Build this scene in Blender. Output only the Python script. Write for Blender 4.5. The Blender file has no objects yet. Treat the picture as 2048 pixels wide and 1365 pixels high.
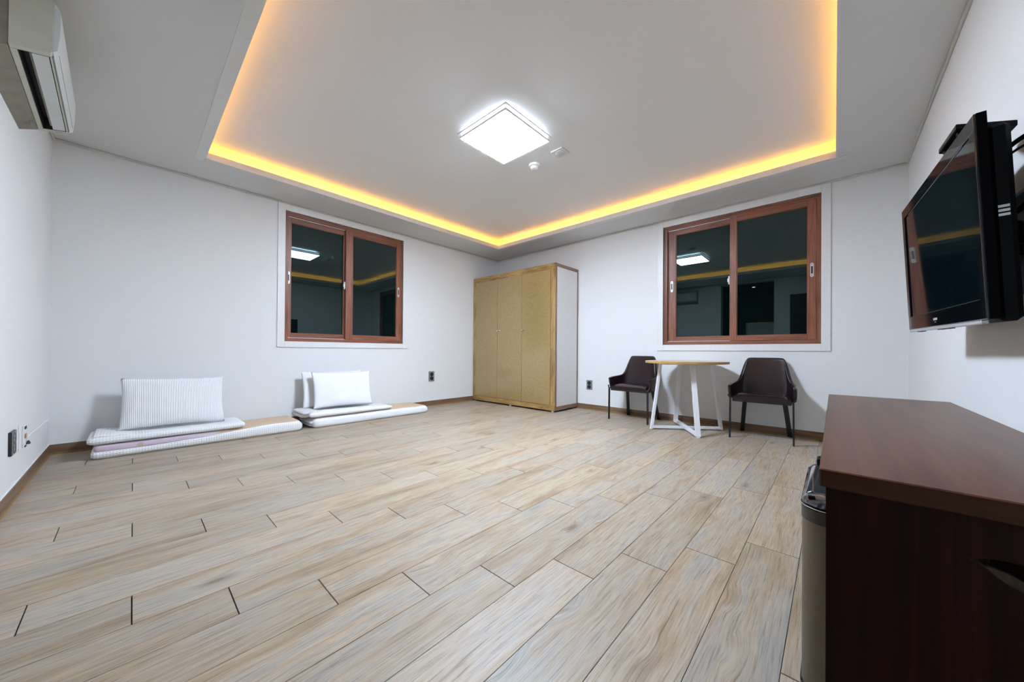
import bpy, bmesh, math, random
from mathutils import Vector, Matrix, noise

rnd = random.Random(7)
S = bpy.context.scene
COL = S.collection
PI = math.pi

# ------------------------------------------------------------------ camera, world, exposure
CAM = Vector((-4.40533, -4.41742, 0.82))
cd = bpy.data.cameras.new('camera')
cam = bpy.data.objects.new('camera', cd)
COL.objects.link(cam)
fw = Vector((0.73523769, 0.67779309, 0.00469736))
rt = Vector((0.67775799, -0.73524963, 0.00721769))
up = Vector((-0.00834583, 0.00212305, 0.99996292))
m = Matrix((rt, up, -fw)).transposed().to_4x4()
m.translation = CAM
cam.matrix_world = m
cd.sensor_width = 36.0
cd.lens = 36.0 * 698.5624 / 2048.0
cd.shift_y = (699.9011 - 682.5) / 2048.0
cd.clip_start = 0.01
S.camera = cam

w = bpy.data.worlds.new('night')
S.world = w
w.use_nodes = True
w.node_tree.nodes['Background'].inputs['Color'].default_value = (0.0015, 0.0025, 0.003, 1)
w.node_tree.nodes['Background'].inputs['Strength'].default_value = 1.0

vs = S.view_settings
vs.view_transform = 'Standard'
vs.look = 'None'
vs.exposure = 0.0
vs.gamma = 1.0
vs.use_curve_mapping = False

LAMP = 204.0          # ceiling lamp diffuser radiance
LED = 62.0           # cove strip radiance

# ------------------------------------------------------------------ room numbers (metres)
LA, LB, H = 4.8386, 4.8753, 2.4365
XW, YS = -LA, -LB      # west wall plane x, south wall plane y
TX0, TX1, TY0, TY1 = -4.0, -0.505, -4.425, -0.51   # opening of the ceiling tray
H2 = 2.580             # upper ceiling
COVE = 0.12            # depth of the cove behind the lip

# ------------------------------------------------------------------ materials
def new_mat(name):
    m = bpy.data.materials.new(name)
    m.use_nodes = True
    nt = m.node_tree
    return m, nt, nt.nodes['Principled BSDF']

def setp(b, **k):
    names = dict(color='Base Color', rough='Roughness', metal='Metallic', spec='Specular IOR Level',
                 coat='Coat Weight', coatr='Coat Roughness', trans='Transmission Weight', ior='IOR',
                 sheen='Sheen Weight', sheenr='Sheen Roughness', emit='Emission Color', emits='Emission Strength')
    for a, v in k.items():
        if a in ('color', 'emit'):
            v = (*v, 1)
        b.inputs[names[a]].default_value = v

def N(nt, t, **k):
    n = nt.nodes.new(t)
    for a, v in k.items():
        if a.startswith('i_'):
            n.inputs[a[2:].replace('_', ' ')].default_value = v
        else:
            setattr(n, a, v)
    return n

def ramp(nt, stops, interp='LINEAR'):
    r = nt.nodes.new('ShaderNodeValToRGB')
    r.color_ramp.interpolation = interp
    e = r.color_ramp.elements
    while len(e) < len(stops):
        e.new(0.5)
    for el, (p, c) in zip(e, stops):
        el.position = p
        el.color = (*c, 1) if len(c) == 3 else c
    return r

def mapping(nt, scale=(1, 1, 1), src='Object', rand=False):
    tc = nt.nodes.new('ShaderNodeTexCoord')
    mp = nt.nodes.new('ShaderNodeMapping')
    mp.inputs['Scale'].default_value = scale
    out = tc.outputs[src]
    if rand:
        oi = nt.nodes.new('ShaderNodeObjectInfo')
        vm = N(nt, 'ShaderNodeVectorMath', operation='SCALE')
        vm.inputs[0].default_value = (37.7, 91.3, 13.1)
        nt.links.new(oi.outputs['Random'], vm.inputs['Scale'])
        va = N(nt, 'ShaderNodeVectorMath', operation='ADD')
        nt.links.new(out, va.inputs[0])
        nt.links.new(vm.outputs[0], va.inputs[1])
        out = va.outputs[0]
    nt.links.new(out, mp.inputs['Vector'])
    return mp.outputs[0]

def bump(nt, b, height, strength=0.2, dist=0.002):
    bp = N(nt, 'ShaderNodeBump')
    bp.inputs['Strength'].default_value = strength
    bp.inputs['Distance'].default_value = dist
    nt.links.new(height, bp.inputs['Height'])
    nt.links.new(bp.outputs[0], b.inputs['Normal'])

def plain(name, color, rough=0.5, noise_scale=None, var=0.06, bstr=0.0, **k):
    """a plain colour with slight procedural mottling and optional fine relief"""
    m, nt, b = new_mat(name)
    setp(b, color=color, rough=rough, **k)
    if noise_scale:
        v = mapping(nt, (noise_scale,) * 3)
        n = N(nt, 'ShaderNodeTexNoise', i_Scale=1.0, i_Detail=4.0)
        nt.links.new(v, n.inputs['Vector'])
        r = ramp(nt, [(0.3, tuple(c * (1 - var) for c in color)), (0.7, tuple(min(1, c * (1 + var)) for c in color))])
        nt.links.new(n.outputs['Fac'], r.inputs[0])
        nt.links.new(r.outputs[0], b.inputs['Base Color'])
        if bstr:
            bump(nt, b, n.outputs['Fac'], bstr)
    return m

def grain(name, dark, mid, light, axis, fine=90.0, along=2.0, rough=0.45, coat=0.0, bstr=0.08, rand=False, coatr=0.1, spec=0.5):
    """wood print with grain running along an axis"""
    m, nt, b = new_mat(name)
    setp(b, rough=rough, coat=coat, coatr=coatr, spec=spec)
    sc = [fine] * 3
    sc[axis] = along
    v = mapping(nt, tuple(sc), rand=rand)
    n = N(nt, 'ShaderNodeTexNoise', i_Scale=1.0, i_Detail=6.0, i_Roughness=0.65, i_Distortion=0.4)
    nt.links.new(v, n.inputs['Vector'])
    sc2 = [fine * 0.18] * 3
    sc2[axis] = along * 0.6
    v2 = mapping(nt, tuple(sc2), rand=rand)
    n2 = N(nt, 'ShaderNodeTexNoise', i_Scale=1.0, i_Detail=3.0, i_Distortion=0.8)
    nt.links.new(v2, n2.inputs['Vector'])
    mx = N(nt, 'ShaderNodeMath', operation='MULTIPLY_ADD')
    nt.links.new(n.outputs['Fac'], mx.inputs[0])
    mx.inputs[1].default_value = 0.6
    ad = N(nt, 'ShaderNodeMath', operation='MULTIPLY')
    nt.links.new(n2.outputs['Fac'], ad.inputs[0])
    ad.inputs[1].default_value = 0.4
    nt.links.new(ad.outputs[0], mx.inputs[2])
    r = ramp(nt, [(0.36, dark), (0.5, mid), (0.64, light)])
    nt.links.new(mx.outputs[0], r.inputs[0])
    nt.links.new(r.outputs[0], b.inputs['Base Color'])
    if bstr:
        bump(nt, b, n.outputs['Fac'], bstr, 0.001)
    return m

def wallpaper(name, color, scale=160.0, strength=0.12):
    m, nt, b = new_mat(name)
    setp(b, color=color, rough=0.75, spec=0.25)
    v = mapping(nt, (scale, scale, scale * 0.25))
    n = N(nt, 'ShaderNodeTexNoise', i_Scale=1.0, i_Detail=3.0)
    nt.links.new(v, n.inputs['Vector'])
    r = ramp(nt, [(0.3, tuple(c * 0.975 for c in color)), (0.7, color)])
    nt.links.new(n.outputs['Fac'], r.inputs[0])
    nt.links.new(r.outputs[0], b.inputs['Base Color'])
    bump(nt, b, n.outputs['Fac'], strength, 0.001)
    return m

def emitter(name, color, strength):
    m, nt, b = new_mat(name)
    setp(b, color=(0.8, 0.8, 0.8), rough=0.5, emit=color, emits=strength)
    return m

M_WALL = wallpaper('white_wallpaper', (0.80, 0.80, 0.79))
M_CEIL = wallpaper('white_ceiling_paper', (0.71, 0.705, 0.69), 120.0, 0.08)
M_TRAY = wallpaper('bright_tray_paper', (0.90, 0.895, 0.885), 120.0, 0.08)  # ceiling paper lightened so the colour carries the tray's stronger light
M_STRIP = plain('painted_strip', (0.74, 0.74, 0.72), 0.5, 30.0, 0.02)
M_TRIMW = plain('white_casing', (0.78, 0.78, 0.77), 0.4, 30.0, 0.02)
M_CROWN = plain('cream_moulding', (0.66, 0.645, 0.60), 0.5, 40.0, 0.03)
WD, WM, WL = (0.13, 0.043, 0.023), (0.25, 0.088, 0.045), (0.36, 0.145, 0.078)
M_WIN = [grain('brown_window_wood_%d' % a, WD, WM, WL, a, 130.0, 3.0, 0.42) for a in range(3)]
M_GAPSHADE = plain('window_groove', (0.06, 0.022, 0.014), 0.6, 40.0, 0.1)
M_RAIL = plain('aluminium_rail', (0.75, 0.72, 0.68), 0.35, 40.0, 0.04, metal=0.6)
M_BASE = [grain('skirting_wood_%d' % a, (0.10, 0.055, 0.03), (0.19, 0.108, 0.062), (0.28, 0.17, 0.10), a, 80.0, 2.0, 0.4) for a in range(3)]
M_CAULK = plain('white_caulk', (0.8, 0.8, 0.78), 0.5, 60.0, 0.03)
M_SEAL = plain('amber_sealant', (0.30, 0.175, 0.05), 0.35, 50.0, 0.12)
M_SUB = plain('dark_joint', (0.035, 0.026, 0.02), 0.9, 60.0, 0.2)
M_DARKWALL = grain('dark_entry_panel', (0.014, 0.011, 0.010), (0.022, 0.017, 0.015), (0.032, 0.026, 0.022), 2, 40.0, 1.5, 0.6)  # gloom of the unlit passage put into the wall colour
M_DARKDOOR = grain('dark_door_wood', (0.018, 0.010, 0.007), (0.03, 0.017, 0.012), (0.045, 0.026, 0.018), 2, 50.0, 1.5, 0.45)
M_GOLDTRIM = plain('gold_trim', (0.42, 0.29, 0.10), 0.3, 50.0, 0.1, metal=0.7)
M_CHROME = plain('chrome', (0.72, 0.73, 0.74), 0.12, 60.0, 0.03, metal=1.0)
M_PULL = plain('satin_grey_metal', (0.62, 0.63, 0.65), 0.28, 60.0, 0.05, metal=0.35)
M_SLOT = plain('dark_slot', (0.02, 0.02, 0.022), 0.6, 60.0, 0.2)
M_BLACK = plain('black_plastic', (0.003, 0.0035, 0.0045), 0.5, 80.0, 0.2, spec=0.06)
M_GLOSSBLK = plain('gloss_black', (0.003, 0.003, 0.004), 0.06, 50.0, 0.2)
M_RIM = plain('matt_black_rim', (0.002, 0.002, 0.003), 0.6, 50.0, 0.2, spec=0.03)
M_SCREEN = plain('screen_glass', (0.002, 0.005, 0.008), 0.035, 20.0, 0.1, spec=0.8)
M_LAMPFR = plain('lamp_white_frame', (0.82, 0.82, 0.82), 0.35, 40.0, 0.02)
M_WPLAST = plain('white_plastic', (0.78, 0.78, 0.78), 0.35, 50.0, 0.02)
M_ACW = plain('aged_cream_plastic', (0.50, 0.50, 0.41), 0.4, 9.0, 0.06)
M_ACF = plain('grey_white_plastic', (0.62, 0.64, 0.62), 0.35, 12.0, 0.03)
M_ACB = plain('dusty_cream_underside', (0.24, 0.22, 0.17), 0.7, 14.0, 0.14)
M_LOGO = plain('grey_print', (0.22, 0.22, 0.23), 0.5, 50.0, 0.1)
M_LOGOW = plain('silver_print', (0.62, 0.66, 0.66), 0.35, 50.0, 0.1)
M_STEELK = plain('black_powder_coat', (0.006, 0.006, 0.007), 0.5, 90.0, 0.2)
M_WSTEEL = plain('white_powder_coat', (0.80, 0.80, 0.82), 0.35, 60.0, 0.02)
M_TABLE = grain('pale_oak_laminate', (0.56, 0.44, 0.29), (0.66, 0.55, 0.40), (0.74, 0.65, 0.51), 1, 40.0, 1.5, 0.35)
M_TEDGE = grain('oak_edge_band', (0.36, 0.19, 0.045), (0.47, 0.27, 0.08), (0.56, 0.35, 0.13), 1, 40.0, 2.0, 0.45)
M_OUTL = plain('steel_grey_plate', (0.25, 0.25, 0.26), 0.4, 50.0, 0.08, metal=0.3)
M_OUTLK = plain('black_outlet_insert', (0.012, 0.012, 0.014), 0.35, 60.0, 0.2)
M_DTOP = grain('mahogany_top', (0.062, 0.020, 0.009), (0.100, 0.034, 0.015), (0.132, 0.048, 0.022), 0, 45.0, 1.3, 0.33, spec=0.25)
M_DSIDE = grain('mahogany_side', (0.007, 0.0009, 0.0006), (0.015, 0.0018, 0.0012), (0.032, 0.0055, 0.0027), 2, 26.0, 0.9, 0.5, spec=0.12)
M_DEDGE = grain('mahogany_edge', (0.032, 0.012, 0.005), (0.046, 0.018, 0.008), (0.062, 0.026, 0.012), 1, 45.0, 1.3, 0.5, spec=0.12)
M_RAW = plain('raw_chipboard', (0.045, 0.027, 0.014), 0.9, 90.0, 0.35, 0.4)
M_STEEL = plain('warm_stainless', (0.17, 0.145, 0.11), 0.36, 30.0, 0.05, metal=0.9)
M_LID = plain('smoked_gloss_lid', (0.035, 0.038, 0.045), 0.07, 30.0, 0.1, coat=1.0, coatr=0.03)
M_BAND = plain('charcoal_band', (0.035, 0.033, 0.030), 0.4, 40.0, 0.1)
M_CLOTH = None

def fabric(name, color, su, sv, strength=0.5, dist=0.004, kind='waffle', axes=(0, 2)):
    m, nt, b = new_mat(name)
    setp(b, color=color, rough=0.9, spec=0.1, sheen=0.15)
    sc = [0.0, 0.0, 0.0]
    tc = nt.nodes.new('ShaderNodeTexCoord')
    sp = nt.nodes.new('ShaderNodeSeparateXYZ')
    nt.links.new(tc.outputs['Object'], sp.inputs[0])
    def wave(ax, f):
        a = N(nt, 'ShaderNodeMath', operation='MULTIPLY')
        nt.links.new(sp.outputs[ax], a.inputs[0])
        a.inputs[1].default_value = f
        s = N(nt, 'ShaderNodeMath', operation='SINE')
        nt.links.new(a.outputs[0], s.inputs[0])
        return s.outputs[0]
    h = wave(axes[0], su)
    if kind == 'waffle':
        h2 = wave(axes[1], sv)
        mm = N(nt, 'ShaderNodeMath', operation='MAXIMUM')
        nt.links.new(h, mm.inputs[0])
        nt.links.new(h2, mm.inputs[1])
        h = mm.outputs[0]
    bump(nt, b, h, strength, dist)
    return m

M_RIB = fabric('white_ribbed_cotton', (0.86, 0.86, 0.87), 600.0, 0, 0.45, 0.003, 'rib', (0, 2))
M_WAF = fabric('white_waffle_cotton', (0.84, 0.84, 0.84), 380.0, 380.0, 0.4, 0.003, 'waffle', (0, 2))
M_SMOOTH = fabric('white_cotton', (0.85, 0.85, 0.86), 700.0, 700.0, 0.08, 0.001, 'waffle', (0, 2))
M_SHADEC = fabric('grey_cotton_fold', (0.66, 0.66, 0.67), 300.0, 300.0, 0.2, 0.002, 'waffle', (0, 2))  # white cotton greyed, the shading of the folds put into its colour

def print_mat(name, x_lilac, x_peach):
    """printed mat lining: lilac at one end, peach at the other, small yellow and magenta flowers"""
    m, nt, b = new_mat(name)
    setp(b, rough=0.85, spec=0.1)
    tc = nt.nodes.new('ShaderNodeTexCoord')
    sp = nt.nodes.new('ShaderNodeSeparateXYZ')
    nt.links.new(tc.outputs['Object'], sp.inputs[0])
    mr = N(nt, 'ShaderNodeMapRange')
    nt.links.new(sp.outputs[0], mr.inputs['Value'])
    mr.inputs['From Min'].default_value = x_lilac
    mr.inputs['From Max'].default_value = x_peach
    n = N(nt, 'ShaderNodeTexNoise', i_Scale=5.0, i_Detail=3.0)
    nt.links.new(tc.outputs['Object'], n.inputs['Vector'])
    ad = N(nt, 'ShaderNodeMath', operation='MULTIPLY_ADD')
    nt.links.new(n.outputs['Fac'], ad.inputs[0])
    ad.inputs[1].default_value = 0.9
    sb = N(nt, 'ShaderNodeMath', operation='SUBTRACT')
    nt.links.new(mr.outputs[0], sb.inputs[0])
    sb.inputs[1].default_value = 0.45
    nt.links.new(sb.outputs[0], ad.inputs[2])
    r = ramp(nt, [(0.0, (0.68, 0.57, 0.66)), (0.35, (0.69, 0.60, 0.66)), (0.6, (0.64, 0.49, 0.38)), (1.0, (0.62, 0.46, 0.33))])
    nt.links.new(ad.outputs[0], r.inputs[0])
    vo = N(nt, 'ShaderNodeTexVoronoi', i_Scale=9.0)
    nt.links.new(tc.outputs['Object'], vo.inputs['Vector'])
    fr = ramp(nt, [(0.0, (0.62, 0.44, 0.10)), (0.10, (0.60, 0.46, 0.16)), (0.16, (0, 0, 0)), (1, (0, 0, 0))])
    fm = ramp(nt, [(0.0, (1, 1, 1)), (0.10, (0.6, 0.6, 0.6)), (0.17, (0, 0, 0))])
    nt.links.new(vo.outputs['Distance'], fr.inputs[0])
    nt.links.new(vo.outputs['Distance'], fm.inputs[0])
    mx = N(nt, 'ShaderNodeMixRGB')
    nt.links.new(fm.outputs[0], mx.inputs[0])
    nt.links.new(r.outputs[0], mx.inputs[1])
    nt.links.new(fr.outputs[0], mx.inputs[2])
    nt.links.new(mx.outputs[0], b.inputs['Base Color'])
    return m

M_PRINT1 = print_mat('lilac_and_peach_print', -0.25, 0.35)
M_PRINT2 = print_mat('peach_print', -2.6, -1.6)

def leather(name):
    m, nt, b = new_mat(name)
    setp(b, color=(0.016, 0.006, 0.008), rough=0.25, spec=0.55)
    v = mapping(nt, (140, 140, 140))
    n = N(nt, 'ShaderNodeTexVoronoi', i_Scale=1.0)
    nt.links.new(v, n.inputs['Vector'])
    bump(nt, b, n.outputs['Distance'], 0.05, 0.0006)
    return m
M_LEATHER = leather('dark_plum_leatherette')

def glass_mat():
    m, nt, b = new_mat('window_glass')
    # opaque panes, the black night behind put into their colour, the surface mirrors the room
    setp(b, color=(0.001, 0.004, 0.004), rough=0.0, spec=0.85)
    b.inputs['Specular Tint'].default_value = (0.70, 0.95, 0.97, 1)
    return m
M_GLASS = glass_mat()

def door_mat():
    """olive gold high-gloss film with a fine speckle"""
    m, nt, b = new_mat('gold_gloss_film')
    setp(b, rough=0.3, metal=0.2, coat=1.0, coatr=0.015)
    v = mapping(nt, (75, 75, 75))
    n = N(nt, 'ShaderNodeTexVoronoi', i_Scale=1.0)
    nt.links.new(v, n.inputs['Vector'])
    r = ramp(nt, [(0.1, (0.56, 0.41, 0.19)), (0.3, (0.41, 0.288, 0.115)), (0.7, (0.355, 0.245, 0.095))])
    nt.links.new(n.outputs['Distance'], r.inputs[0])
    nt.links.new(r.outputs[0], b.inputs['Base Color'])
    return m
M_DOOR = door_mat()
M_GOLDW = [grain('gold_wood_frame_%d' % a, (0.20, 0.10, 0.025), (0.36, 0.21, 0.065), (0.52, 0.35, 0.13), a, 60.0, 5.0, 0.28, coat=0.4, coatr=0.12) for a in range(3)]
M_EDGEW = [grain('brown_edge_%d' % a, (0.16, 0.085, 0.05), (0.25, 0.145, 0.095), (0.33, 0.21, 0.14), a, 70.0, 3.0, 0.4) for a in range(3)]
M_CABW = plain('white_side_board', (0.72, 0.70, 0.68), 0.4, 30.0, 0.02)

def plank_mat():
    m, nt, b = new_mat('greyed_pine_plank')
    L = nt.links.new
    setp(b, rough=0.42, spec=0.5)
    # slow wander that bends the grain
    v0 = mapping(nt, (2.2, 5.0, 1.0), rand=True)
    n0 = N(nt, 'ShaderNodeTexNoise', i_Scale=1.0, i_Detail=2.0)
    L(v0, n0.inputs['Vector'])
    # knots
    vk = mapping(nt, (2.3, 6.0, 0.0), rand=True)
    vor = N(nt, 'ShaderNodeTexVoronoi', i_Scale=1.0)
    vor.inputs['Randomness'].default_value = 1.0
    L(vk, vor.inputs['Vector'])
    def warped(scale, amt):
        v = mapping(nt, scale, rand=True)
        sp = nt.nodes.new('ShaderNodeSeparateXYZ')
        L(v, sp.inputs[0])
        a = N(nt, 'ShaderNodeMath', operation='MULTIPLY_ADD')
        L(n0.outputs['Fac'], a.inputs[0])
        a.inputs[1].default_value = amt
        L(sp.outputs[1], a.inputs[2])
        # bend around knots
        k = N(nt, 'ShaderNodeMapRange')
        L(vor.outputs['Distance'], k.inputs['Value'])
        k.inputs['From Min'].default_value = 0.0
        k.inputs['From Max'].default_value = 0.28
        k.inputs['To Min'].default_value = amt * 1.1
        k.inputs['To Max'].default_value = 0.0
        a2 = N(nt, 'ShaderNodeMath', operation='ADD')
        L(a.outputs[0], a2.inputs[0])
        L(k.outputs[0], a2.inputs[1])
        c = nt.nodes.new('ShaderNodeCombineXYZ')
        L(sp.outputs[0], c.inputs[0])
        L(a2.outputs[0], c.inputs[1])
        return c.outputs[0]
    # broad colour streaks
    na = N(nt, 'ShaderNodeTexNoise', i_Scale=1.0, i_Detail=4.0, i_Roughness=0.6)
    L(warped((1.2, 10.0, 0.0), 0.6), na.inputs['Vector'])
    ca = ramp(nt, [(0.28, (0.250, 0.176, 0.112)), (0.42, (0.365, 0.278, 0.188)), (0.50, (0.405, 0.325, 0.238)),
                   (0.58, (0.38, 0.328, 0.268)), (0.72, (0.315, 0.295, 0.262))])
    L(na.outputs['Fac'], ca.inputs[0])
    # warm / orange tint patches
    nb = N(nt, 'ShaderNodeTexNoise', i_Scale=1.0, i_Detail=3.0)
    L(warped((1.2, 24.0, 3.0), 1.0), nb.inputs['Vector'])
    cb = ramp(nt, [(0.60, (0, 0, 0)), (0.74, (0.55, 0.55, 0.55))])
    L(nb.outputs['Fac'], cb.inputs[0])
    m1 = N(nt, 'ShaderNodeMixRGB')
    L(cb.outputs[0], m1.inputs[0])
    L(ca.outputs[0], m1.inputs[1])
    m1.inputs[2].default_value = (0.47, 0.31, 0.17, 1)
    # fine grain
    ng = N(nt, 'ShaderNodeTexNoise', i_Scale=1.0, i_Detail=5.0, i_Roughness=0.7)
    L(warped((6.0, 200.0, 0.0), 6.0), ng.inputs['Vector'])
    cg = ramp(nt, [(0.33, (0.46, 0.42, 0.38)), (0.45, (0.92, 0.91, 0.90)), (0.62, (1.12, 1.12, 1.12))])
    L(ng.outputs['Fac'], cg.inputs[0])
    m2 = N(nt, 'ShaderNodeMixRGB', blend_type='MULTIPLY')
    m2.inputs[0].default_value = 0.9
    L(m1.outputs[0], m2.inputs[1])
    L(cg.outputs[0], m2.inputs[2])
    # weathered, flaky mottling across the grain
    nw = N(nt, 'ShaderNodeTexNoise', i_Scale=1.0, i_Detail=6.0, i_Roughness=0.72)
    L(warped((9.0, 60.0, 0.0), 2.2), nw.inputs['Vector'])
    cw = ramp(nt, [(0.34, (0.88, 0.87, 0.855)), (0.52, (1.0, 1.0, 1.0)), (0.66, (1.05, 1.05, 1.045))])
    L(nw.outputs['Fac'], cw.inputs[0])
    m2b = N(nt, 'ShaderNodeMixRGB', blend_type='MULTIPLY')
    m2b.inputs[0].default_value = 1.0
    L(m2.outputs[0], m2b.inputs[1])
    L(cw.outputs[0], m2b.inputs[2])
    m2 = m2b
    # dark cracks and resin streaks
    nc = N(nt, 'ShaderNodeTexNoise', i_Scale=1.0, i_Detail=2.0, i_Roughness=0.5)
    L(warped((1.8, 80.0, 5.0), 2.6), nc.inputs['Vector'])
    cc = ramp(nt, [(0.66, (0, 0, 0)), (0.74, (0.75, 0.75, 0.75))])
    L(nc.outputs['Fac'], cc.inputs[0])
    m3 = N(nt, 'ShaderNodeMixRGB')
    L(cc.outputs[0], m3.inputs[0])
    L(m2.outputs[0], m3.inputs[1])
    m3.inputs[2].default_value = (0.13, 0.085, 0.055, 1)
    # knots themselves: rings around voronoi centres
    ck = ramp(nt, [(0.0, (0.8, 0.8, 0.8)), (0.05, (0.62, 0.62, 0.62)), (0.058, (0.9, 0.9, 0.9)), (0.07, (0.5, 0.5, 0.5)), (0.10, (0.35, 0.35, 0.35)), (0.20, (0, 0, 0))])
    L(vor.outputs['Distance'], ck.inputs[0])
    spx = nt.nodes.new('ShaderNodeSeparateColor')
    L(vor.outputs['Color'], spx.inputs[0])
    gt = N(nt, 'ShaderNodeMath', operation='GREATER_THAN')
    L(spx.outputs[0], gt.inputs[0])
    gt.inputs[1].default_value = 0.55
    kf = N(nt, 'ShaderNodeMath', operation='MULTIPLY')
    L(ck.outputs[0], kf.inputs[0])
    L(gt.outputs[0], kf.inputs[1])
    m4 = N(nt, 'ShaderNodeMixRGB')
    L(kf.outputs[0], m4.inputs[0])
    L(m3.outputs[0], m4.inputs[1])
    m4.inputs[2].default_value = (0.15, 0.095, 0.06, 1)
    # plank to plank tone
    oi = nt.nodes.new('ShaderNodeObjectInfo')
    mr = N(nt, 'ShaderNodeMapRange')
    L(oi.outputs['Random'], mr.inputs['Value'])
    mr.inputs['To Min'].default_value = 0.90
    mr.inputs['To Max'].default_value = 1.10
    hs = N(nt, 'ShaderNodeHueSaturation')
    L(mr.outputs[0], hs.inputs['Value'])
    hs.inputs['Saturation'].default_value = 1.02
    L(m4.outputs[0], hs.inputs['Color'])
    L(hs.outputs[0], b.inputs['Base Color'])
    rr = ramp(nt, [(0.3, (0.54,) * 3), (0.7, (0.42,) * 3)])
    L(ng.outputs['Fac'], rr.inputs[0])
    L(rr.outputs[0], b.inputs['Roughness'])
    bump(nt, b, ng.outputs['Fac'], 0.16, 0.001)
    return m
M_PLANK = plank_mat()
M_LAMP = emitter('lamp_diffuser_light', (0.680, 0.808, 1.0), LAMP)
M_LAMPSIDE = emitter('lamp_edge_light', (0.72, 0.84, 1.0), LAMP * 0.02)
M_LAMPBACK = emitter('lamp_back_light', (0.72, 0.84, 1.0), LAMP * 0.10)
M_LED = emitter('amber_led_light', (1.0, 0.44, 0.05), LED)
M_SPOT = emitter('entry_spot_light', (1.0, 0.9, 0.75), 12.0)

# ------------------------------------------------------------------ mesh helpers
def bx(bm, x0, x1, y0, y1, z0, z1, mi=0, bev=0.0, seg=1):
    x0, x1 = sorted((x0, x1)); y0, y1 = sorted((y0, y1)); z0, z1 = sorted((z0, z1))
    vs = [bm.verts.new((x, y, z)) for x in (x0, x1) for y in (y0, y1) for z in (z0, z1)]
    fs = []
    for q in ((0, 1, 3, 2), (4, 6, 7, 5), (0, 4, 5, 1), (2, 3, 7, 6), (0, 2, 6, 4), (1, 5, 7, 3)):
        f = bm.faces.new([vs[i] for i in q]); f.material_index = mi; fs.append(f)
    if bev:
        es = list({e for f in fs for e in f.edges})
        r = bmesh.ops.bevel(bm, geom=es, offset=bev, segments=seg, profile=0.5, affect='EDGES')
        for f in r['faces']:
            f.material_index = mi
    return vs

def prism(bm, pts, a0, a1, axis, mi=0):
    """polygon pts (2D) extruded along an axis from a0 to a1"""
    def P(p, a):
        if axis == 0: return (a, p[0], p[1])
        if axis == 1: return (p[0], a, p[1])
        return (p[0], p[1], a)
    A = [bm.verts.new(P(p, a0)) for p in pts]
    B = [bm.verts.new(P(p, a1)) for p in pts]
    n = len(pts)
    fs = [bm.faces.new(A), bm.faces.new(B[::-1])]
    for i in range(n):
        fs.append(bm.faces.new((A[i], B[i], B[(i + 1) % n], A[(i + 1) % n])))
    for f in fs:
        f.material_index = mi
    return fs

def cyl(bm, c, r, h, axis=2, seg=32, mi=0, r2=None):
    r2 = r if r2 is None else r2
    c = Vector(c)
    def P(a, rr, t):
        u, v = rr * math.cos(a), rr * math.sin(a)
        if axis == 2: return c + Vector((u, v, t))
        if axis == 1: return c + Vector((v, t, u))
        return c + Vector((t, u, v))
    A = [bm.verts.new(P(2 * PI * i / seg, r, 0)) for i in range(seg)]
    B = [bm.verts.new(P(2 * PI * i / seg, r2, h)) for i in range(seg)]
    fs = [bm.faces.new(A[::-1]), bm.faces.new(B)]
    for i in range(seg):
        fs.append(bm.faces.new((A[i], A[(i + 1) % seg], B[(i + 1) % seg], B[i])))
    for f in fs:
        f.material_index = mi
    return fs

def lathe(bm, c, prof, axis=2, seg=28, mi=0):
    c = Vector(c)
    rings = []
    for r, t in prof:
        ring = []
        for i in range(seg):
            a = 2 * PI * i / seg
            u, v = r * math.cos(a), r * math.sin(a)
            p = (u, v, t) if axis == 2 else ((v, t, u) if axis == 1 else (t, u, v))
            ring.append(bm.verts.new(c + Vector(p)))
        rings.append(ring)
    for A, B in zip(rings, rings[1:]):
        for i in range(seg):
            f = bm.faces.new((A[i], A[(i + 1) % seg], B[(i + 1) % seg], B[i])); f.material_index = mi
    for ring in (rings[0], rings[-1]):
        f = bm.faces.new(ring); f.material_index = mi

def tube(bm, pts, r, seg=8, mi=0):
    pts = [Vector(p) for p in pts]
    rings = []
    prev = None
    for i, p in enumerate(pts):
        t = (pts[min(i + 1, len(pts) - 1)] - pts[max(i - 1, 0)]).normalized()
        if prev is None:
            prev = t.orthogonal().normalized()
        u = (prev - t * prev.dot(t)).normalized()
        prev = u
        v = t.cross(u)
        rings.append([bm.verts.new(p + r * (math.cos(2 * PI * k / seg) * u + math.sin(2 * PI * k / seg) * v)) for k in range(seg)])
    for A, B in zip(rings, rings[1:]):
        for k in range(seg):
            f = bm.faces.new((A[k], A[(k + 1) % seg], B[(k + 1) % seg], B[k])); f.material_index = mi
    bm.faces.new(rings[0]).material_index = mi
    bm.faces.new(rings[-1]).material_index = mi

def bar(bm, p0, p1, w, d, side=None, mi=0):
    """rectangular bar from p0 to p1, w along 'side', d across"""
    p0, p1 = Vector(p0), Vector(p1)
    t = (p1 - p0).normalized()
    s = Vector(side) if side is not None else t.orthogonal()
    s = (s - t * s.dot(t)).normalized()
    q = t.cross(s)
    A = [bm.verts.new(p0 + s * a * w / 2 + q * b * d / 2) for a, b in ((-1, -1), (1, -1), (1, 1), (-1, 1))]
    B = [bm.verts.new(p1 + s * a * w / 2 + q * b * d / 2) for a, b in ((-1, -1), (1, -1), (1, 1), (-1, 1))]
    fs = [bm.faces.new(A[::-1]), bm.faces.new(B)]
    for i in range(4):
        fs.append(bm.faces.new((A[i], A[(i + 1) % 4], B[(i + 1) % 4], B[i])))
    for f in fs:
        f.material_index = mi

def bezier(a, b, c, d, n=12):
    a, b, c, d = map(Vector, (a, b, c, d))
    return [a * (1 - t) ** 3 + b * 3 * t * (1 - t) ** 2 + c * 3 * t * t * (1 - t) + d * t ** 3 for t in (i / n for i in range(n + 1))]

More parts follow.
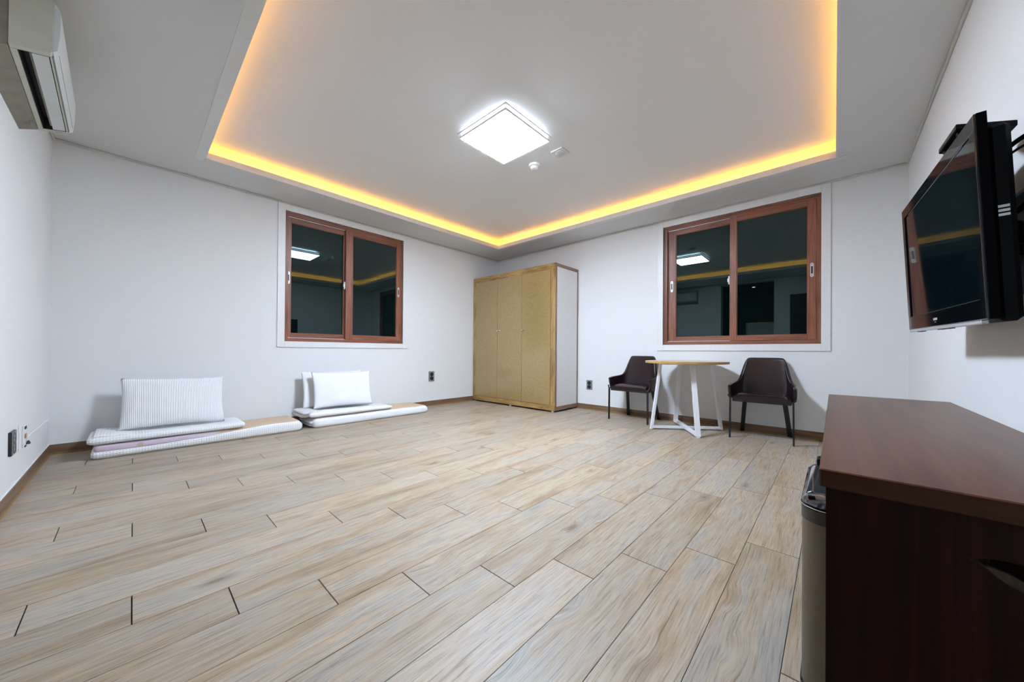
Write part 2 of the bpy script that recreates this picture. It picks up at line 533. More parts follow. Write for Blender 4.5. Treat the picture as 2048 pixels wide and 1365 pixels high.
BASE = {}
def obj(name, bm, mats, parent=None, smooth=False, local=False, angle=0.6):
    base = Vector((0, 0, 0))
    if parent is not None and not local:
        base = BASE.get(parent, Vector((0, 0, 0)))
        bmesh.ops.translate(bm, verts=bm.verts, vec=-base)
    bmesh.ops.recalc_face_normals(bm, faces=bm.faces)
    me = bpy.data.meshes.new(name)
    bm.to_mesh(me)
    bm.free()
    for mt in (mats if isinstance(mats, (list, tuple)) else [mats]):
        me.materials.append(mt)
    if smooth:
        for p in me.polygons:
            p.use_smooth = True
        me.set_sharp_from_angle(angle=angle)
    o = bpy.data.objects.new(name, me)
    COL.objects.link(o)
    if parent is not None:
        o.parent = parent
        BASE[o] = base
    return o

def thing(name, label, cat, loc=(0, 0, 0), rotz=0.0, group=None):
    o = bpy.data.objects.new(name, None)
    o.empty_display_size = 0.1
    COL.objects.link(o)
    o.location = loc
    o.rotation_euler = (0, 0, rotz)
    o['label'] = label
    o['category'] = cat
    if group:
        o['group'] = group
    BASE[o] = Vector(loc)
    return o

def tag(o, label, cat, group=None):
    o['label'] = label
    o['category'] = cat
    if group:
        o['group'] = group
    return o

def struct(name, bm, mats, label=None, **k):
    o = obj(name, bm, mats, **k)
    o['kind'] = 'structure'
    if label:
        o['label'] = label
    BASE[o] = Vector((0, 0, 0))
    return o

def copy_tree(o, parent=None):
    c = o.copy()
    COL.objects.link(c)
    if parent is not None:
        c.parent = parent
    for ch in list(o.children):
        copy_tree(ch, c)
    return c

B = bmesh.new

# ------------------------------------------------------------------ floor and planks
bm = B(); bx(bm, XW, 0, YS, 0, -0.06, -0.006)
# the dark entry passage floor belongs to the same slab
bx(bm, XW - 1.5, XW, -3.47, -2.45, -0.06, -0.002)
floor = struct('floor', bm, M_SUB, 'wood-look plank floor running the length of the room')
PW, PD, PA0, PW0 = 0.17894, 0.22583, -4.62735, -2.52872
PL = 4 * PD
mesh_cache = {}
def plank_mesh(lx, ly):
    key = (round(lx, 4), round(ly, 4))
    if key in mesh_cache:
        return mesh_cache[key]
    b_ = B()
    bx(b_, -lx / 2, lx / 2, -ly / 2, ly / 2, -0.006, 0.0)
    top = [e for e in b_.edges if all(v.co.z > -0.001 for v in e.verts)]
    bmesh.ops.bevel(b_, geom=top, offset=0.0006, segments=1, affect='EDGES')
    bmesh.ops.recalc_face_normals(b_, faces=b_.faces)
    me = bpy.data.meshes.new('plank')
    b_.to_mesh(me); b_.free()
    me.materials.append(M_PLANK)
    mesh_cache[key] = me
    return me
GX, GY = 0.0017, 0.0008
j = -16
while True:
    y1 = PW0 - PW * j; y0 = y1 - PW
    if y1 <= YS: break
    if y0 < 0:
        ya, yb = max(y0, YS), min(y1, 0.0)
        k0 = PA0 + PD * j
        k = math.floor((XW - k0) / PL)
        while k0 + k * PL < 0:
            xa, xb = max(k0 + k * PL, XW), min(k0 + (k + 1) * PL, 0.0)
            if xb - xa > 0.01 and yb - ya > 0.004:
                xa2 = xa + (GX if xa > XW else 0); xb2 = xb - (GX if xb < 0 else 0)
                me = plank_mesh(xb2 - xa2, yb - ya - 2 * GY)
                o = bpy.data.objects.new('plank', me)
                COL.objects.link(o)
                o.location = ((xa2 + xb2) / 2, (ya + yb) / 2, 0)
                o.parent = floor
            k += 1
    j += 1

# ------------------------------------------------------------------ walls
WT = 0.2
W1X0, W1X1 = -3.287, -1.866       # window 1 brown frame, x
W2Y0, W2Y1 = -4.327, -2.875       # window 2 brown frame, y
WZ0, WZ1 = 0.913, 2.347
HT = 2.75
bm = B()
bx(bm, XW - WT, W1X0, 0, WT, 0, HT); bx(bm, W1X1, WT, 0, WT, 0, HT)
bx(bm, W1X0, W1X1, 0, WT, 0, WZ0); bx(bm, W1X0, W1X1, 0, WT, WZ1, HT)
struct('wall_north', bm, M_WALL, 'white papered wall with the left window')
bm = B()
bx(bm, 0, WT, YS - WT, W2Y0, 0, HT); bx(bm, 0, WT, W2Y1, 0, 0, HT)
bx(bm, 0, WT, W2Y0, W2Y1, 0, WZ0); bx(bm, 0, WT, W2Y0, W2Y1, WZ1, HT)
struct('wall_east', bm, M_WALL, 'white papered wall with the right window')
bm = B(); bx(bm, XW - WT, 0, YS - WT, YS, 0, HT)
struct('wall_south', bm, M_WALL, 'white wall behind the television')
bm = B()
bx(bm, XW - WT, XW, -2.45, 0, 0, HT); bx(bm, XW - WT, XW, YS, -3.47, 0, HT); bx(bm, XW - WT, XW, -3.47, -2.45, 2.40, HT)
ww = struct('wall_west', bm, M_WALL, 'white wall at the far left with the air conditioner')
bm = B()   # entry passage walls, coloured dark to stand for the unlit passage
bx(bm, XW - 1.5, XW - WT, -3.51, -3.47, 0, HT); bx(bm, XW - 1.5, XW - WT, -2.45, -2.41, 0, HT)
bx(bm, XW - 1.54, XW - 1.5, -3.51, -2.41, 0, HT); bx(bm, XW - 1.5, XW - WT, -3.47, -2.45, 2.40, 2.44)
obj('entry_panelling', bm, M_DARKWALL, ww)
bm = B(); bx(bm, XW - 1.2, XW - 1.15, -3.45, -2.80, 0.02, 1.56, bev=0.003)
obj('entry_screen', bm, M_WALL, ww)
bm = B()
bx(bm, XW - 1.15, XW - 1.135, -3.46, -2.79, 1.545, 1.575); bx(bm, XW - 1.15, XW - 1.135, -3.46, -3.435, 0, 1.545); bx(bm, XW - 1.15, XW - 1.135, -2.815, -2.79, 0, 1.545)
obj('entry_screen_edge', bm, M_GOLDTRIM, ww)
bm = B(); cyl(bm, (XW - 0.75, -3.0, 2.392), 0.03, 0.008, seg=20)
obj('entry_spot', bm, M_SPOT, ww)
bm = B()
bx(bm, XW, XW + 0.02, -4.45, -3.74, 0.0, 2.05, bev=0.004)
d1 = struct('door_1', bm, M_DARKDOOR, 'dark wooden door in the left wall')
bm = B()
for z0, z1 in ((0.15, 0.95), (1.1, 1.9)):
    bx(bm, XW + 0.02, XW + 0.026, -4.3, -3.89, z0, z1, bev=0.003)
obj('door_panel', bm, M_DARKDOOR, d1)
bm = B(); cyl(bm, (XW + 0.02, -3.81, 1.0), 0.025, 0.012, 0); tube(bm, [(XW + 0.03, -3.81, 1.0), (XW + 0.06, -3.81, 1.0), (XW + 0.065, -3.83, 1.0), (XW + 0.065, -3.93, 1.0)], 0.009)
obj('door_handle', bm, M_CHROME, d1, smooth=True)

# ------------------------------------------------------------------ ceiling
bm = B()
g = 0.012
bx(bm, XW, TX0 - g, YS, 0, H, H + 0.03); bx(bm, TX1 + g, 0, YS, 0, H, H + 0.03)
bx(bm, TX0 - g, TX1 + g, YS, TY0 - g, H, H + 0.03); bx(bm, TX0 - g, TX1 + g, TY1 + g, 0, H, H + 0.03)
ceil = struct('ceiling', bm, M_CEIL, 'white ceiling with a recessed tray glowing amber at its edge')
bm = B()
bx(bm, TX0 - COVE, TX1 + COVE, TY0 - COVE, TY1 + COVE, H2, H2 + 0.05)
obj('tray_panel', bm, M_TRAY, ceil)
bm = B()
cx0, cx1, cy0, cy1 = TX0 - COVE, TX1 + COVE, TY0 - COVE, TY1 + COVE
bx(bm, cx0 - 0.02, cx0, cy0, cy1, H + 0.03, H2 + 0.02); bx(bm, cx1, cx1 + 0.02, cy0, cy1, H + 0.03, H2 + 0.02)
bx(bm, cx0, cx1, cy0 - 0.02, cy0, H + 0.03, H2 + 0.02); bx(bm, cx0, cx1, cy1, cy1 + 0.02, H + 0.03, H2 + 0.02)
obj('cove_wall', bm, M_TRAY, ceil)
LIP = 0.052
for nm, (x0, x1, y0, y1) in dict(w=(TX0 - 0.012, TX0, TY0 - .012, TY1 + .012), e=(TX1, TX1 + 0.012, TY0 - .012, TY1 + .012),
                                 s=(TX0, TX1, TY0 - 0.012, TY0), n=(TX0, TX1, TY1, TY1 + 0.012)).items():
    bm = B(); bx(bm, x0, x1, y0, y1, H - 0.001, H + LIP)
    obj('cove_lip', bm, M_STRIP, ceil)
# strip light clipped behind the lip, shining outwards against the cove wall
e = 0.016
zz0, zz1 = H + 0.032, H + 0.043
for nm, (x0, x1, y0, y1) in dict(w=(TX0 - e - 0.004, TX0 - e, TY0 - e, TY1 + e), e=(TX1 + e, TX1 + e + 0.004, TY0 - e, TY1 + e),
                                 s=(TX0 - e, TX1 + e, TY0 - e - 0.004, TY0 - e), n=(TX0 - e, TX1 + e, TY1 + e, TY1 + e + 0.004)).items():
    bm = B(); bx(bm, x0, x1, y0, y1, zz0, zz1)
    want = dict(w=Vector((-1, 0, 0)), e=Vector((1, 0, 0)), s=Vector((0, -1, 0)), n=Vector((0, 1, 0)))[nm]
    bmesh.ops.recalc_face_normals(bm, faces=bm.faces)
    for f in bm.faces:
        if f.normal.dot(want) > 0.9: f.material_index = 1
    obj('led_strip', bm, [M_WPLAST, M_LED], ceil)
for x0, x1 in ((TX0 - 0.066, TX0 - 0.012), (TX1 + 0.012, TX1 + 0.066)):
    bm = B(); bx(bm, x0, x1, TY0 - 0.066, TY1 + 0.066, H - 0.003, H)
    obj('edge_board', bm, M_STRIP, ceil)
# small mouldings between wall and ceiling
for i, (x0, x1, y0, y1) in enumerate(((XW, 0, -0.014, 0), (-0.014, 0, YS, 0), (XW, 0, YS, YS + 0.014), (XW, XW + 0.014, YS, 0))):
    bm = B(); bx(bm, x0, x1, y0, y1, H - 0.018, H, bev=0.004)
    struct('trim_%d' % (i + 3), bm, M_CROWN, 'thin cream moulding between wall and ceiling')

# ------------------------------------------------------------------ skirting
BH = 0.081
def skirting(name, x0, x1, y0, y1, axis):
    bm = B(); bx(bm, x0, x1, y0, y1, 0, BH - 0.004)
    o = struct(name, bm, M_BASE[axis], 'brown wood-print skirting board')
    nx = (x0 + x1) / 2; ny = (y0 + y1) / 2
    bm = B(); bx(bm, x0, x1, y0, y1, BH - 0.004, BH + 0.001)
    obj('caulk_line', bm, M_CAULK, o)
    bm = B()
    if axis == 0:
        s = -1 if ny > -1 else 1
        yy = min(y0, y1) if s < 0 else max(y0, y1)
        bx(bm, x0, x1, yy, yy + s * 0.006, 0.0, 0.013)
    else:
        s = -1 if nx > -1 else 1
        xx = min(x0, x1) if s < 0 else max(x0, x1)
        bx(bm, xx, xx + s * 0.006, y0, y1, 0.0, 0.013)
    obj('sealant_line', bm, M_SEAL, o)
skirting('baseboard_north', XW, 0, -0.006, 0, 0)
skirting('baseboard_east', -0.006, 0, YS, -0.006, 1)
skirting('baseboard_south', XW, -0.006, YS, YS + 0.006, 0)
skirting('baseboard_west', XW, XW + 0.006, -2.45, -0.006, 1)
skirting('baseboard_west', XW, XW + 0.006, -3.74, -3.47, 1)

# ------------------------------------------------------------------ windows
# built in a local frame: u along the wall as seen from inside (left to right), n into the room, z up
def window(idx, origin, udir, ndir, U, sashL, sashR, label):
    """U = (outer left, outer right); sash = (outer u0, glass u0, glass u1, outer u1)"""
    o3, ud, nd = Vector(origin), Vector(udir), Vector(ndir)
    ax = 0 if abs(ud.x) > 0.5 else 1
    def wb(bm, u0, u1, n0, n1, z0, z1, mi=0, bev=0.0):
        p = o3 + ud * u0 + nd * n0; q = o3 + ud * u1 + nd * n1
        bx(bm, p.x, q.x, p.y, q.y, z0, z1, mi, bev)
    H_, V_ = M_WIN[ax], M_WIN[2]
    u0, u1 = U
    # brown fixed frame, with a stepped face
    bm = B()
    f = 0.038
    for (n0, n1, ff) in ((-0.10, -0.022, f), (-0.10, -0.014, 0.016)):
        wb(bm, u0, u1, n0, n1, WZ1 - ff, WZ1, 0); wb(bm, u0, u1, n0, n1, WZ0, WZ0 + ff, 0)
        wb(bm, u0, u0 + ff, n0, n1, WZ0 + ff, WZ1 - ff, 1); wb(bm, u1 - ff, u1, n0, n1, WZ0 + ff, WZ1 - ff, 1)
    win = struct('window_%d' % idx, bm, [H_, V_], label)
    # rails the sashes run on
    bm = B()
    wb(bm, u0 + f, u1 - f, -0.052, -0.044, WZ1 - f - 0.006, WZ1 - f); wb(bm, u0 + f, u1 - f, -0.052, -0.044, WZ0 + f, WZ0 + f + 0.006)
    obj('sash_rail', bm, M_RAIL, win)
    GZ0, GZ1 = 1.005, 2.250
    for (a, g0, g1, b_), n0, n1 in ((sashL, -0.098, -0.058), (sashR, -0.050, -0.016)):
        bm = B()
        z0, z1 = WZ0 + f + 0.002, WZ1 - f - 0.002
        wb(bm, a, g0, n0, n1, z0, z1, 1, 0.002); wb(bm, g1, b_, n0, n1, z0, z1, 1, 0.002)
        wb(bm, g0, g1, n0, n1, z0, GZ0, 0, 0.002); wb(bm, g0, g1, n0, n1, GZ1, z1, 0, 0.002)
        # inner glazing bead
        for q in ((g0, g0 + 0.006, GZ0, GZ1), (g1 - 0.006, g1, GZ0, GZ1)):
            wb(bm, q[0], q[1], n0 + 0.01, n1 - 0.008, q[2], q[3], 1)
        wb(bm, g0, g1, n0 + 0.01, n1 - 0.008, GZ0, GZ0 + 0.006, 0); wb(bm, g0, g1, n0 + 0.01, n1 - 0.008, GZ1 - 0.006, GZ1, 0)
        sash = obj('sash', bm, [H_, V_], win)
        bm = B(); wb(bm, g0, g1, (n0 + n1) / 2 - 0.002, (n0 + n1) / 2 + 0.002, GZ0, GZ1)
        obj('pane', bm, M_GLASS, sash)
        # recessed finger pull on the outer stile
        uc = (a + g0) / 2 if n0 < -0.09 else (g1 + b_) / 2
        bm = B()
        hz0, hz1, hw = 1.557, 1.693, 0.0135
        pts = []
        for k in range(9):
            t = PI * k / 8
            pts.append((hw * math.cos(t), hz1 - hw + hw * math.sin(t)))
        for k in range(9):
            t = PI + PI * k / 8
            pts.append((hw * math.cos(t), hz0 + hw + hw * math.sin(t)))
        A = [bm.verts.new(o3 + ud * (uc + p[0]) + nd * (n1 + 0.0005) + Vector((0, 0, p[1]))) for p in pts]
        Bv = [bm.verts.new(o3 + ud * (uc + p[0]) + nd * (n1 + 0.005) + Vector((0, 0, p[1]))) for p in pts]
        bm.faces.new(A); bm.faces.new(Bv)
        for k in range(len(pts)):
            bm.faces.new((A[k], A[(k + 1) % len(pts)], Bv[(k + 1) % len(pts)], Bv[k]))
        wb(bm, uc - 0.007, uc + 0.007, n1 + 0.005, n1 + 0.0056, 1.590, 1.660, 1)
        for zz in (1.575, 1.676):
            wb(bm, uc - 0.0025, uc + 0.0025, n1 + 0.005, n1 + 0.0056, zz - 0.0025, zz + 0.0025, 1)
        obj('finger_pull', bm, [M_PULL, M_SLOT], sash)
    # crescent lock on the meeting stile
    bm = B()
    uu = sashR[0]
    wb(bm, uu - 0.016, uu, -0.056, -0.030, 1.575, 1.665, 0, 0.002)
    wb(bm, uu - 0.024, uu - 0.006, -0.040, -0.026, 1.600, 1.640, 0, 0.002)
    obj('sash_lock', bm, M_PULL, win)
    return wb

def casing(idx, wb, u0, u1, U, z0, z1, label):
    bm = B()
    n1 = 0.013
    a, b_ = U
    wb(bm, u0, a, -0.014, n1, z0, z1, 0, 0.002); wb(bm, b_, u1, -0.014, n1, z0, z1, 0, 0.002)
    wb(bm, a, b_, -0.014, n1, z0, WZ0, 0, 0.002); wb(bm, a, b_, -0.014, n1, WZ1, z1, 0, 0.002)
    struct('trim_%d' % idx, bm, M_TRIMW, label)
# north window: u = +x, n = -y
wb1 = window(1, (0, 0, 0), (1, 0, 0), (0, -1, 0), (W1X0, W1X1), (-3.262, -3.214, -2.640, -2.56), (-2.632, -2.548, -1.950, -1.900),
             'brown framed sliding window at the left, dark night glass')
casing(1, wb1, -3.357, -1.777, (W1X0, W1X1), 0.848, 2.4185, 'flat white casing around the left window')
# east window: u = -y, n = -x
wb2 = window(2, (0, 0, 0), (0, -1, 0), (-1, 0, 0), (-W2Y1, -W2Y0), (2.914, 3.000, 3.590, 3.65), (3.575, 3.640, 4.228, 4.292),
             'brown framed sliding window at the right, dark night glass')
casing(2, wb2, 2.808, 4.395, (-W2Y1, -W2Y0), 0.842, 2.4185, 'flat white casing around the right window')

# ------------------------------------------------------------------ wardrobe
wd = thing('wardrobe', 'tall gold-fronted three-door wardrobe with white sides, in the far corner', 'wardrobe', (-0.29, -0.84, 0))
X0, Y0 = -0.578, -1.669
for x in (X0 + 0.03, -0.06):
    for y in (-0.06, -0.84, Y0 + 0.05):
        bm = B(); cyl(bm, (x, y, 0.0), 0.02, 0.022, seg=14); obj('foot', bm, M_WPLAST, wd, smooth=True)
bm = B(); bx(bm, X0 + 0.03, -0.012, Y0 + 0.006, -0.012, 0.022, 2.012); obj('carcass', bm, M_GAPSHADE, wd)  # coloured dark so the door gaps show painted shade
# front frame: two stiles and a head, chamfered towards the doors, and a plinth
def chamfer_x(bm, ya, yb, flip, z0, z1, mi):
    pts = [(X0, ya), (X0 + 0.03, ya), (X0 + 0.03, yb), (X0 + 0.018, yb), (X0, yb - (yb - ya) * 0.86)]
    prism(bm, pts, z0, z1, 2, mi)
bm = B(); chamfer_x(bm, Y0, -1.584, 0, 0.092, 1.94, 0)
prism(bm, [(X0, Y0), (X0 + .03, Y0), (X0 + .03, -1.584), (X0 + .022, -1.584)], 1.94, 1.945, 2, 0)
bx(bm, X0, X0 + 0.03, Y0, -1.65, 1.94, 2.016)
obj('front_stile', bm, M_GOLDW[2], wd)
bm = B(); chamfer_x(bm, -0.012, -0.061, 0, 0.092, 2.0, 0); obj('front_stile', bm, M_GOLDW[2], wd)
bm = B(); prism(bm, [(X0, 2.016), (X0 + .03, 2.016), (X0 + .03, 1.94), (X0 + .022, 1.94), (X0, 2.0)], Y0, -0.012, 1); obj('front_head', bm, M_GOLDW[1], wd)
bm = B(); bx(bm, X0 - 0.002, X0 + 0.03, Y0, -0.012, 0.022, 0.092, bev=0.002); obj('plinth', bm, M_GOLDW[1], wd)
for i, (ya, yb) in enumerate(((-0.5604, -0.0635), (-1.0646, -0.5656), (-1.5810, -1.0694))):
    bm = B(); bx(bm, X0 + 0.012, X0 + 0.03, ya, yb, 0.0945, 1.938, bev=0.0004)
    d = obj('door', bm, M_DOOR, wd)
    if i:
        yk = yb - 0.042
        bm = B(); lathe(bm, (X0 + 0.012, yk, 1.135), [(0.012, 0), (0.008, -0.004), (0.007, -0.014), (0.014, -0.019), (0.0195, -0.028), (0.0195, -0.034), (0.014, -0.042), (0.006, -0.045)], 0, 24)
        obj('knob', bm, M_CHROME, d, smooth=True)
# side board and its brown edging (side that faces the room)
bm = B(); bx(bm, X0 + 0.04, -0.03, Y0 + 0.004, Y0 + 0.012, 0.072, 1.98); obj('side_board', bm, M_CABW, wd)
for nm, (x0, x1, z0, z1, ax) in dict(a=(X0 + .012, X0 + 0.043, 0.022, 2.018, 2), b=(-0.03, -0.008, 0.022, 2.018, 2), c=(X0 + .043, -0.03, 1.976, 2.018, 0), d=(X0 + .043, -0.03, 0.022, 0.076, 0)).items():
    bm = B(); bx(bm, x0, x1, Y0 - 0.002, Y0 + 0.012, z0, z1, bev=0.0015); obj('edge_strip', bm, M_EDGEW[ax], wd)
bm = B(); bx(bm, X0 + 0.005, -0.01, Y0, -0.012, 2.012, 2.019); obj('top_board', bm, M_EDGEW[1], wd)

# ------------------------------------------------------------------ ceiling lamp, detector, vent
LX, LY, LH = -2.398, -2.470, 0.255
lamp = thing('ceiling_lamp', 'bright square flat lamp lit white at the middle of the ceiling', 'lamp', (LX, LY, H2))
bm = B(); bx(bm, LX - LH + .05, LX + LH - .05, LY - LH + .05, LY + LH - .05, H2 - 0.022, H2); obj('ceiling_plate', bm, M_LAMPBACK, lamp)
bm = B(); bx(bm, LX - LH - .012, LX + LH + .012, LY - LH - .012, LY + LH + .012, H2 - 0.030, H2 - 0.022, bev=0.002); obj('back_frame', bm, M_LAMPFR, lamp)
bm = B(); bx(bm, LX - LH + .012, LX + LH - .012, LY - LH + .012, LY + LH - .012, H2 - 0.050, H2 - 0.030); obj('light_guide', bm, M_LAMPSIDE, lamp)
bm = B()
for a in (-1, 1):
    bx(bm, LX + a * (LH - .006) - .006, LX + a * (LH - .006) + .006, LY - LH, LY + LH, H2 - 0.066, H2 - 0.050)
    bx(bm, LX - LH + .012, LX + LH - .012, LY + a * (LH - .006) - .006, LY + a * (LH - .006) + .006, H2 - 0.066, H2 - 0.050)
obj('front_frame', bm, M_LAMPFR, lamp)
bm = B(); bx(bm, LX - LH + .012, LX + LH - .012, LY - LH + .012, LY + LH - .012, H2 - 0.071, H2 - 0.055, bev=0.003); obj('diffuser', bm, M_LAMP, lamp)

det = thing('smoke_detector', 'small round white smoke detector on the ceiling beside the lamp', 'detector', (-1.857, -2.339, H2))
bm = B(); lathe(bm, (-1.857, -2.339, H2), [(0.052, 0), (0.052, -0.014), (0.049, -0.019), (0.040, -0.020)], 2, 36); obj('detector_base', bm, M_WPLAST, det, smooth=True)
bm = B(); lathe(bm, (-1.857, -2.339, H2 - 0.020), [(0.038, 0.002), (0.038, -0.004), (0.034, -0.022), (0.024, -0.030), (0.010, -0.032)], 2, 36); obj('sensor_dome', bm, M_WPLAST, det, smooth=True)
vent = thing('ceiling_vent', 'small square white vent plate with a round centre on the ceiling', 'vent', (-1.874, -2.643, H2))
vm_ = Matrix.Rotation(0.0, 4, 'Z')
bm = B(); bx(bm, -1.874 - .060, -1.874 + .060, -2.643 - .060, -2.643 + .060, H2 - 0.012, H2, bev=0.003); obj('vent_plate', bm, M_WPLAST, vent)
bm = B(); lathe(bm, (-1.874, -2.643, H2 - .012), [(0.045, 0.002), (0.045, -0.004), (0.036, -0.010), (0.012, -0.011)], 2, 32); obj('vent_disc', bm, M_ACF, vent, smooth=True)

# ------------------------------------------------------------------ air conditioner
AY0, AY1 = -1.975, -1.125
ac = thing('air_conditioner', 'old cream wall-mounted split air conditioner high on the left wall', 'air conditioner', (XW, (AY0 + AY1) / 2, 2.02))
def xd(d): return XW + (d - 0.007 if d > 0.07 else d)
bm = B()
prism(bm, [(xd(0.0), 2.018), (xd(0.078), 2.044), (xd(0.078), 2.30), (xd(0.0), 2.33)], AY0 + 0.012, AY1 - 0.012, 1)
ch = obj('chassis', bm, M_ACB, ac)
bm = B(); cyl(bm, (xd(0.035), AY0 + 0.0115, 2.10), 0.016, 0.004, 1, 20); obj('pipe_knockout', bm, M_SLOT, ch)
bm = B(); bx(bm, xd(0.052), xd(0.068), AY1 - 0.12, AY1 - 0.07, 2.030, 2.0375); obj('drain_cap', bm, M_LOGO, ch)
# front cover: flat end caps, a bulged front panel, and the outlet recessed in the slanted underside
cap = [(0.080, 2.045), (0.182, 2.0685), (0.188, 2.080), (0.193, 2.285), (0.170, 2.300), (0.080, 2.345)]
for ya, yb in ((AY0, AY0 + 0.03), (AY1 - 0.03, AY1)):
    bm = B(); prism(bm, [(xd(d), z) for d, z in cap], ya, yb, 1)
    bmesh.ops.bevel(bm, geom=list(bm.edges), offset=0.0015, segments=1, affect='EDGES')
    obj('end_cap', bm, M_ACW, ac)
bm = B()
prism(bm, [(xd(d), z) for d, z in ((0.1887, 2.078), (0.2005, 2.090), (0.2065, 2.15), (0.2085, 2.22), (0.2085, 2.252), (0.206, 2.268), (0.1935, 2.287))], AY0 + 0.001, AY1 - 0.001, 1)
obj('front_panel', bm, M_ACF, ac, smooth=True, angle=0.5)
bm = B()
prism(bm, [(xd(d), z) for d, z in ((0.085, 2.13), (0.190, 2.13), (0.193, 2.284), (0.17, 2.299), (0.085, 2.34))], AY0 + 0.031, AY1 - 0.031, 1)
obj('casing', bm, M_ACW, ac)
bm = B()
prism(bm, [(xd(0.1785), 2.0675), (xd(0.182), 2.0685), (xd(0.188), 2.080), (xd(0.1895), 2.128), (xd(0.1785), 2.128)], AY0 + 0.031, AY1 - 0.031, 1)
obj('lower_lip', bm, M_ACW, ac)
bm = B()
prism(bm, [(xd(0.080), 2.045), (xd(0.097), 2.049), (xd(0.097), 2.128), (xd(0.080), 2.128)], AY0 + 0.031, AY1 - 0.031, 1)
obj('outlet_edge', bm, M_ACW, ac)
for nm_, (d0, d1, z0, z1) in dict(a=(0.0975, 0.0990, 2.0512, 2.122), b=(0.0975, 0.178, 2.118, 2.126)).items():
    bm = B(); bx(bm, xd(d0), xd(d1), AY0 + 0.031, AY1 - 0.031, z0, z1); obj('outlet_liner', bm, M_SLOT, ac)  # black sheets painting the shade inside the outlet
for ya, yb in ((AY0 + 0.031, AY0 + 0.033), (AY1 - 0.033, AY1 - 0.031)):
    bm = B(); prism(bm, [(xd(0.0992), 2.0515), (xd(0.178), 2.069), (xd(0.178), 2.118), (xd(0.0992), 2.118)], ya, yb, 1); obj('outlet_liner', bm, M_SLOT, ac)
bm = B(); prism(bm, [(xd(0.132), 2.0575), (xd(0.1755), 2.0678), (xd(0.1755), 2.0715), (xd(0.132), 2.0612)], AY0 + 0.036, AY1 - 0.040, 1); lv = obj('louver', bm, M_ACF, ac)
bm = B(); prism(bm, [(xd(0.124), 2.0640), (xd(0.1325), 2.0660), (xd(0.1325), 2.0690), (xd(0.124), 2.0670)], AY0 + 0.050, AY1 - 0.065, 1); obj('louver_inner_edge', bm, M_ACB, lv)
mm_ = None
for k in range(5):
    x_ = 0.138 + k * 0.0052
    z_ = 2.045 + (x_ - 0.08) * 0.2304 - 0.0012
    bm = B(); bx(bm, xd(x_), xd(x_ + 0.0034), AY1 - 0.019, AY1 - 0.012, z_, z_ + 0.0012)
    obj('maker_letter', bm, M_LOGO, ac)
bm = B(); bx(bm, xd(0.1860), xd(0.1885), AY0 + 0.031, AY1 - 0.031, 2.0725, 2.0775); obj('panel_seam', bm, M_LOGO, ac)
bm = B(); bx(bm, xd(0.2005), xd(0.2022), AY0 + 0.05, AY1 - 0.05, 2.0955, 2.0985); obj('panel_seam', bm, M_LOGO, ac)
# the unit hangs slightly askew: its near end stands further off the wall
def skew(o):
    for c_ in o.children:
        if c_.type == 'MESH':
            for v_ in c_.data.vertices:
                if v_.co.x > 0.02:
                    v_.co.x -= v_.co.y * 0.024 * min(1.0, v_.co.x / 0.08)
        skew(c_)
skew(ac)

# ------------------------------------------------------------------ wall sockets and cable trunking
def socket(name, origin, ud, nd, wdt, hgt, depth, label, mats, group=None, face=None):
    o3, ud, nd = Vector(origin), Vector(ud), Vector(nd)
    t = thing(name, label, 'socket', origin, 0, group)
    def wb(bm, u0, u1, n0, n1, z0, z1, mi=0, bev=0.0):
        p = o3 + ud * u0 + nd * n0; q = o3 + ud * u1 + nd * n1
        bx(bm, p.x, q.x, p.y, q.y, o3.z + z0, o3.z + z1, mi, bev)
    bm = B(); wb(bm, -wdt / 2, wdt / 2, 0, depth, -hgt / 2, hgt / 2, 0, 0.003); obj('cover_plate', bm, mats[0], t)
    if face:
        bm = B(); wb(bm, -wdt / 2 + 0.004, wdt / 2 - 0.002, depth - 0.001, depth + 0.0008, -hgt / 2 + 0.003, hgt / 2 - 0.003); obj('face_plate', bm, face, t)
    ax = 1 if abs(nd.y) > 0.5 else 0
    s = nd.y if ax == 1 else nd.x
    for zz in (hgt * 0.2, -hgt * 0.2):
        bm = B(); c = o3 + nd * (depth if s > 0 else depth) + Vector((0, 0, zz))
        lathe(bm, c, [(wdt * .29, -0.001 * s), (wdt * .29, 0.002 * s), (wdt * .25, 0.002 * s), (wdt * .24, 0.0005 * s), (0.006, 0.0004 * s)], ax, 24)
        oi = obj('outlet_insert', bm, mats[1], t, smooth=True)
        bm = B()
        for uu in (-0.009, 0.009):
            cyl(bm, c + ud * uu + nd * 0.0005, 0.0028, 0.0009 * s, ax, 10)
        obj('pin_hole', bm, M_SLOT, oi)
    return t
socket('wall_socket', (-1.386, 0, 0.439), (1, 0, 0), (0, -1, 0), 0.098, 0.150, 0.010, 'grey double socket on the wall between left window and wardrobe', (M_OUTL, M_OUTLK))
socket('wall_socket', (0, -1.862, 0.350), (0, -1, 0), (-1, 0, 0), 0.092, 0.134, 0.010, 'grey double socket low on the wall right of the wardrobe', (M_OUTL, M_OUTLK))
socket('wall_socket', (XW, -1.237, 0.318), (0, 1, 0), (1, 0, 0), 0.108, 0.126, 0.012, 'black-sided double socket low on the left wall near the frame edge', (M_OUTLK, M_OUTLK), None, M_OUTL)
jk = thing('cable_jack', 'narrow open white cable jack with brass fittings beside the dark socket', 'socket', (XW, -0.98, 0.305))
bm = B(); bx(bm, XW, XW + 0.006, -1.05, -0.91, 0.235, 0.385, bev=0.002); obj('jack_plate', bm, M_WALL, jk)
bm = B(); bx(bm, XW + .006, XW + 0.014, -1.0, -0.95, 0.245, 0.370, bev=0.002); obj('jack_body', bm, M_WPLAST, jk)
bm = B(); bx(bm, XW + .014, XW + 0.018, -0.995, -0.955, 0.298, 0.322); obj('brass_clip', bm, M_SEAL, jk)
